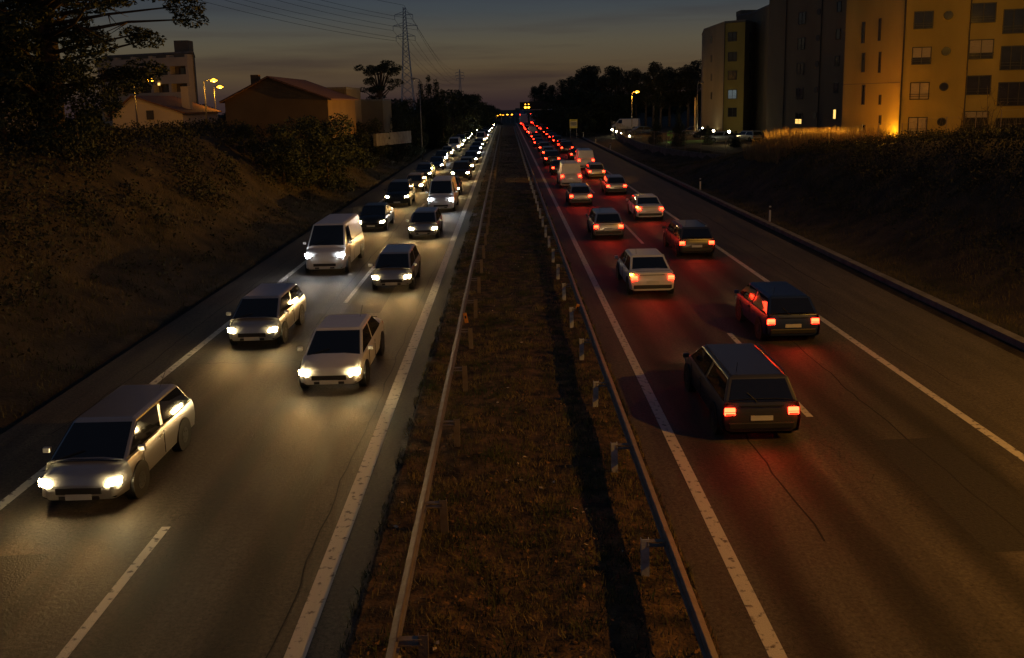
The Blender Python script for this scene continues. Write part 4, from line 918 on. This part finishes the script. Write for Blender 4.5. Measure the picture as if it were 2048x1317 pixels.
# balcony house and low shed right of the gable
fa, fc = at(652, 180, 92), at(692, 180, 92); Wk = fix(Wall((fa.x, fa.y), (fc.x, fc.y)))
rK = block('balcony_house', 'narrow dark house with railings right of the big gable', [(fa.x, fa.y), (fc.x, fc.y), (fc.x, fc.y + 9), (fa.x, fa.y + 9)], 4, fa.z, M['plasB'], 'house')
for zq in (0.9, 2.6): 
    b = MB(); Wk.slab(b, .1, 2.0, fa.z - zq, fa.z - zq + .06, .0, .7)
    for j in range(12): Wk.slab(b, .1 + j * .165, .13 + j * .165, fa.z - zq + .06, fa.z - zq + .9, .66, .69)
    b.build('railing', M['frame'], rK)
window(rK, Wk, 1.0, fa.z - 1.3, .8, 1.2, 'glass', False)
fa, fc = at(690, 204, 105), at(765, 204, 108); Ws = fix(Wall((fa.x, fa.y), (fc.x, fc.y)))
rS = block('shed', 'low dark flat-roofed shed with one lit window left of the stone pine', [(fa.x, fa.y), (fc.x, fc.y), (fc.x, fc.y + 8), (fa.x, fa.y + 8)], 3, fa.z, M['plasB'], 'shed')
u1, z1_ = wall_pt(694, 219, *Ws.ac); window(rS, Ws, u1 + .2, z1_, .7, .4, 'lit', False, 0)
# low wall by the left slip
a, c = at(752, 268, 92), at(822, 262, 112); b = MB(); b.prism([(a.x, 92), (c.x, 112), (c.x - .3, 112), (a.x - .3, 92)], [a.z - 1.3, c.z - 1.5, c.z - 1.5, a.z - 1.3], [a.z, c.z, c.z, a.z])
tag(b.build('low_wall', M['stone']), 'low pale wall at the foot of the left bank', 'wall')

# ------------------------------------------------------------------ pylons and wires
def pylon(px, ytop, Y, ybase_z, arms, label, zb):
    top = at(px, ytop, Y); o = empty('pylon', (top.x, top.y, zb), label, 'pylon', 'lattice pylons'); h = top.z - zb; b = MB(); tips = []
    s = (Y / 300) ** .5; r = .07 * s
    def wd(z): return .35 + 2.3 * (1 - z / h) ** 1.25
    lv = [0]; 
    while lv[-1] < h * .97: lv.append(min(h, lv[-1] + max(1.2, wd(lv[-1]) * 1.5)))
    for i in range(len(lv) - 1):
        z0, z1 = lv[i], lv[i + 1]; w0, w1 = wd(z0), wd(z1)
        for sx, sy_ in ((1, 1), (1, -1), (-1, 1), (-1, -1)): b.tube([(sx * w0, sy_ * w0, z0), (sx * w1, sy_ * w1, z1)], r * 1.3, 4)
        for (a1, a2) in (((1, 1), (1, -1)), ((1, -1), (-1, -1)), ((-1, -1), (-1, 1)), ((-1, 1), (1, 1))):
            b.tube([(a1[0] * w0, a1[1] * w0, z0), (a2[0] * w1, a2[1] * w1, z1)], r * .8, 3); b.tube([(a2[0] * w0, a2[1] * w0, z0), (a1[0] * w1, a1[1] * w1, z1)], r * .8, 3)
    b.build('tower', M['galv'], o)
    for (ya, xl, xr) in arms:
        c = MB(); P = at(px, ya, Y); z = P.z - zb; L_ = (px - xl) * Y / F_; R2 = (xr - px) * Y / F_; w_ = wd(z)
        for s_, ln in ((-1, L_), (1, R2)):
            c.tube([(s_ * w_, -w_, z), (s_ * ln, 0, z)], r, 4); c.tube([(s_ * w_, w_, z), (s_ * ln, 0, z)], r, 4); c.tube([(s_ * w_ * .6, 0, z + 1.1), (s_ * ln, 0, z)], r, 4)
            c.tube([(s_ * ln, 0, z), (s_ * ln, 0, z - 1.5)], r * 1.2, 4); tips.append(Vector((top.x + s_ * ln, top.y, zb + z - 1.5)))
            for t in (.35, .65): c.tube([(s_ * (w_ + (ln - w_) * t), 0, z), (s_ * (w_ + (ln - w_) * t), 0, z + 1.1 * (1 - t))], r * .7, 3)
        c.build('cross_arm', M['galv'], o)
    tips.append(Vector((top.x, top.y, top.z))); return o, tips
_, t1 = pylon(808, 11, 300, 0, ((30, 789, 824), (52, 785, 832), (73, 790, 827)), 'tall lattice power pylon against the dusk sky', 0)
_, t2 = pylon(919, 137, 900, 0, ((146, 911, 927), (152, 910, 928), (158, 912, 926)), 'tiny distant lattice pylon right of the big one', -8)
def wire(a, c, sag, label, r=.035):
    pts = [a.lerp(c, t) - Vector((0, 0, sag * 4 * t * (1 - t))) for t in [i / 16 for i in range(17)]]
    tag(MB().tube(pts, r, 4).build('power_line', M['black']), label, 'power line', 'power lines on the pylons')
NM = ('top left', 'top right', 'middle left', 'middle right', 'bottom left', 'bottom right', 'topmost earth')
off = (Vector((-78, -195, 22)), )
for i, (a, c) in enumerate(zip(t1, t2)):
    wire(a, c, 9, 'thin wire from the %s arm of the tall pylon to the distant pylon' % NM[i], .05)
    wire(a, a + Vector((-95, -150, 26)), 5, 'thin wire from the %s arm of the tall pylon out of the top left' % NM[i], .045)

# ------------------------------------------------------------------ signs and gantry
gx, gy = 16.2, 230; o = empty('sign_gantry', (gx, gy, 0), 'overhead gantry with dark message panel and amber warning lamps', 'gantry')
b = MB(); b.tube([(0, 0, -.3), (0, 0, 5.5)], .16, 10); b.build('post', M['galv'], o)
b = MB(); b.box((-6.2, 0, 5.45), (12.6, .25, .3)); b.build('beam', M['galv'], o)
b = MB(); b.box((-8.9, -.2, 6.5), (7.4, .5, 1.9)); pn = b.build('message_panel', M['black'], o, .03)
b = MB(); [b.box((-12.4 + k * .9, -.47, 6.5), (.05, .03, 1.8)) for k in range(9)]; b.build('panel_rib', M['frame'], pn)
b = MB(); b.box((-3, .2, 6.4), (4.6, .05, .05)); b.box((-3, .2, 5.9), (4.6, .05, .05)); [b.box((-5 + k * .8, .2, 6), (.04, .04, .9)) for k in range(6)]; b.build('walkway_rail', M['galv'], o)
for k, (dx, dz, s) in enumerate(((-11.15, .55, .3), (-10.3, .55, .3), (-11.15, 1.35, .13), (-10.3, 1.35, .13))):
    MB().sphere((dx, -.5, 5.5 + dz), s, 12, (1, .3, .7)).build('warning_lamp', M['sodfar'], pn)
def board(px, py, Y, w_, h_, mt, name, label, zb=0, lines=None, legs=True):
    p = at(px, py, Y); z0 = Z(p.x, p.y); o = empty(name, (p.x, p.y, z0), label, 'sign'); h = p.z - z0
    f = MB().box((0, 0, h), (w_, .06, h_)).build('panel', mt, o, .01)
    if legs:
        for s in (-.4, .4): MB().tube([(s * w_, .06, -.2), (s * w_, .06, h)], .04, 6).build('post', M['galv'], o)
    if lines: 
        for dx, dz, lw_, lh, m_ in lines: MB().box((dx, -.034 - (.004 if m_ is M['frame'] else 0), h + dz), (lw_, .008, lh)).build('lettering', m_, f)
    return o
board(1147, 248, 178, 1.55, 1.75, M['yellow'], 'information_board', 'yellow roadside board with dark lines of text', lines=[(0, -.02, 1.4, 1.0, M['cream']), (0, .22, 1.2, .09, M['frame']), (0, 0, 1.2, .09, M['frame']), (0, -.22, 1.2, .07, M['frame']), (0, .72, 1.0, .10, M['frame'])])
board(1118, 252, 200, .68, .52, M['cream'], 'small_sign', 'small white roadside sign under the gantry arm', lines=[(0, .05, .4, .14, PAINT['red'])])
board(1034, 229, 320, 1.9, 1.2, M['blue'], 'direction_sign', 'distant blue direction sign, lower left one of two', lines=[(0, k * .3, 1.4, .1, M['white']) for k in (-1, 0, 1)])
board(1044, 227, 318, 1.9, 1.8, M['blue'], 'direction_sign', 'distant blue direction sign, taller right one of two', lines=[(0, k * .36, 1.4, .12, M['white']) for k in (-1, 0, 1, 2)])
for px, py, Y, l in ((1052, 229, 316, 'distant pale triangular sign touching the blue signs'), (1062, 241, 280, 'small pale triangular sign on the right verge past the gantry')):
    p = at(px, py, Y); z0 = Z(p.x, p.y); o = empty('warning_sign', (p.x, p.y, z0), l, 'sign'); h = p.z - z0
    MB().loft([[(-.5, y_, h - .4), (.5, y_, h - .4), (.05, y_, h + .5), (-.05, y_, h + .5)] for y_ in (-.03, .03)]).build('panel', M['cream'], o); MB().tube([(0, .06, -.2), (0, .06, h)], .04, 6).build('post', M['galv'], o)
p = at(1136, 258, 190); o = empty('roadside_cabinet', (p.x, p.y, Z(p.x, p.y)), 'grey metal cabinet left of the yellow board', 'cabinet')
MB().box((0, 0, .7), (.85, .5, 1.4)).build('housing', M['galv'], o, .03); MB().box((0, -.26, .7), (.7, .02, 1.2)).build('door', M['conc'], o)
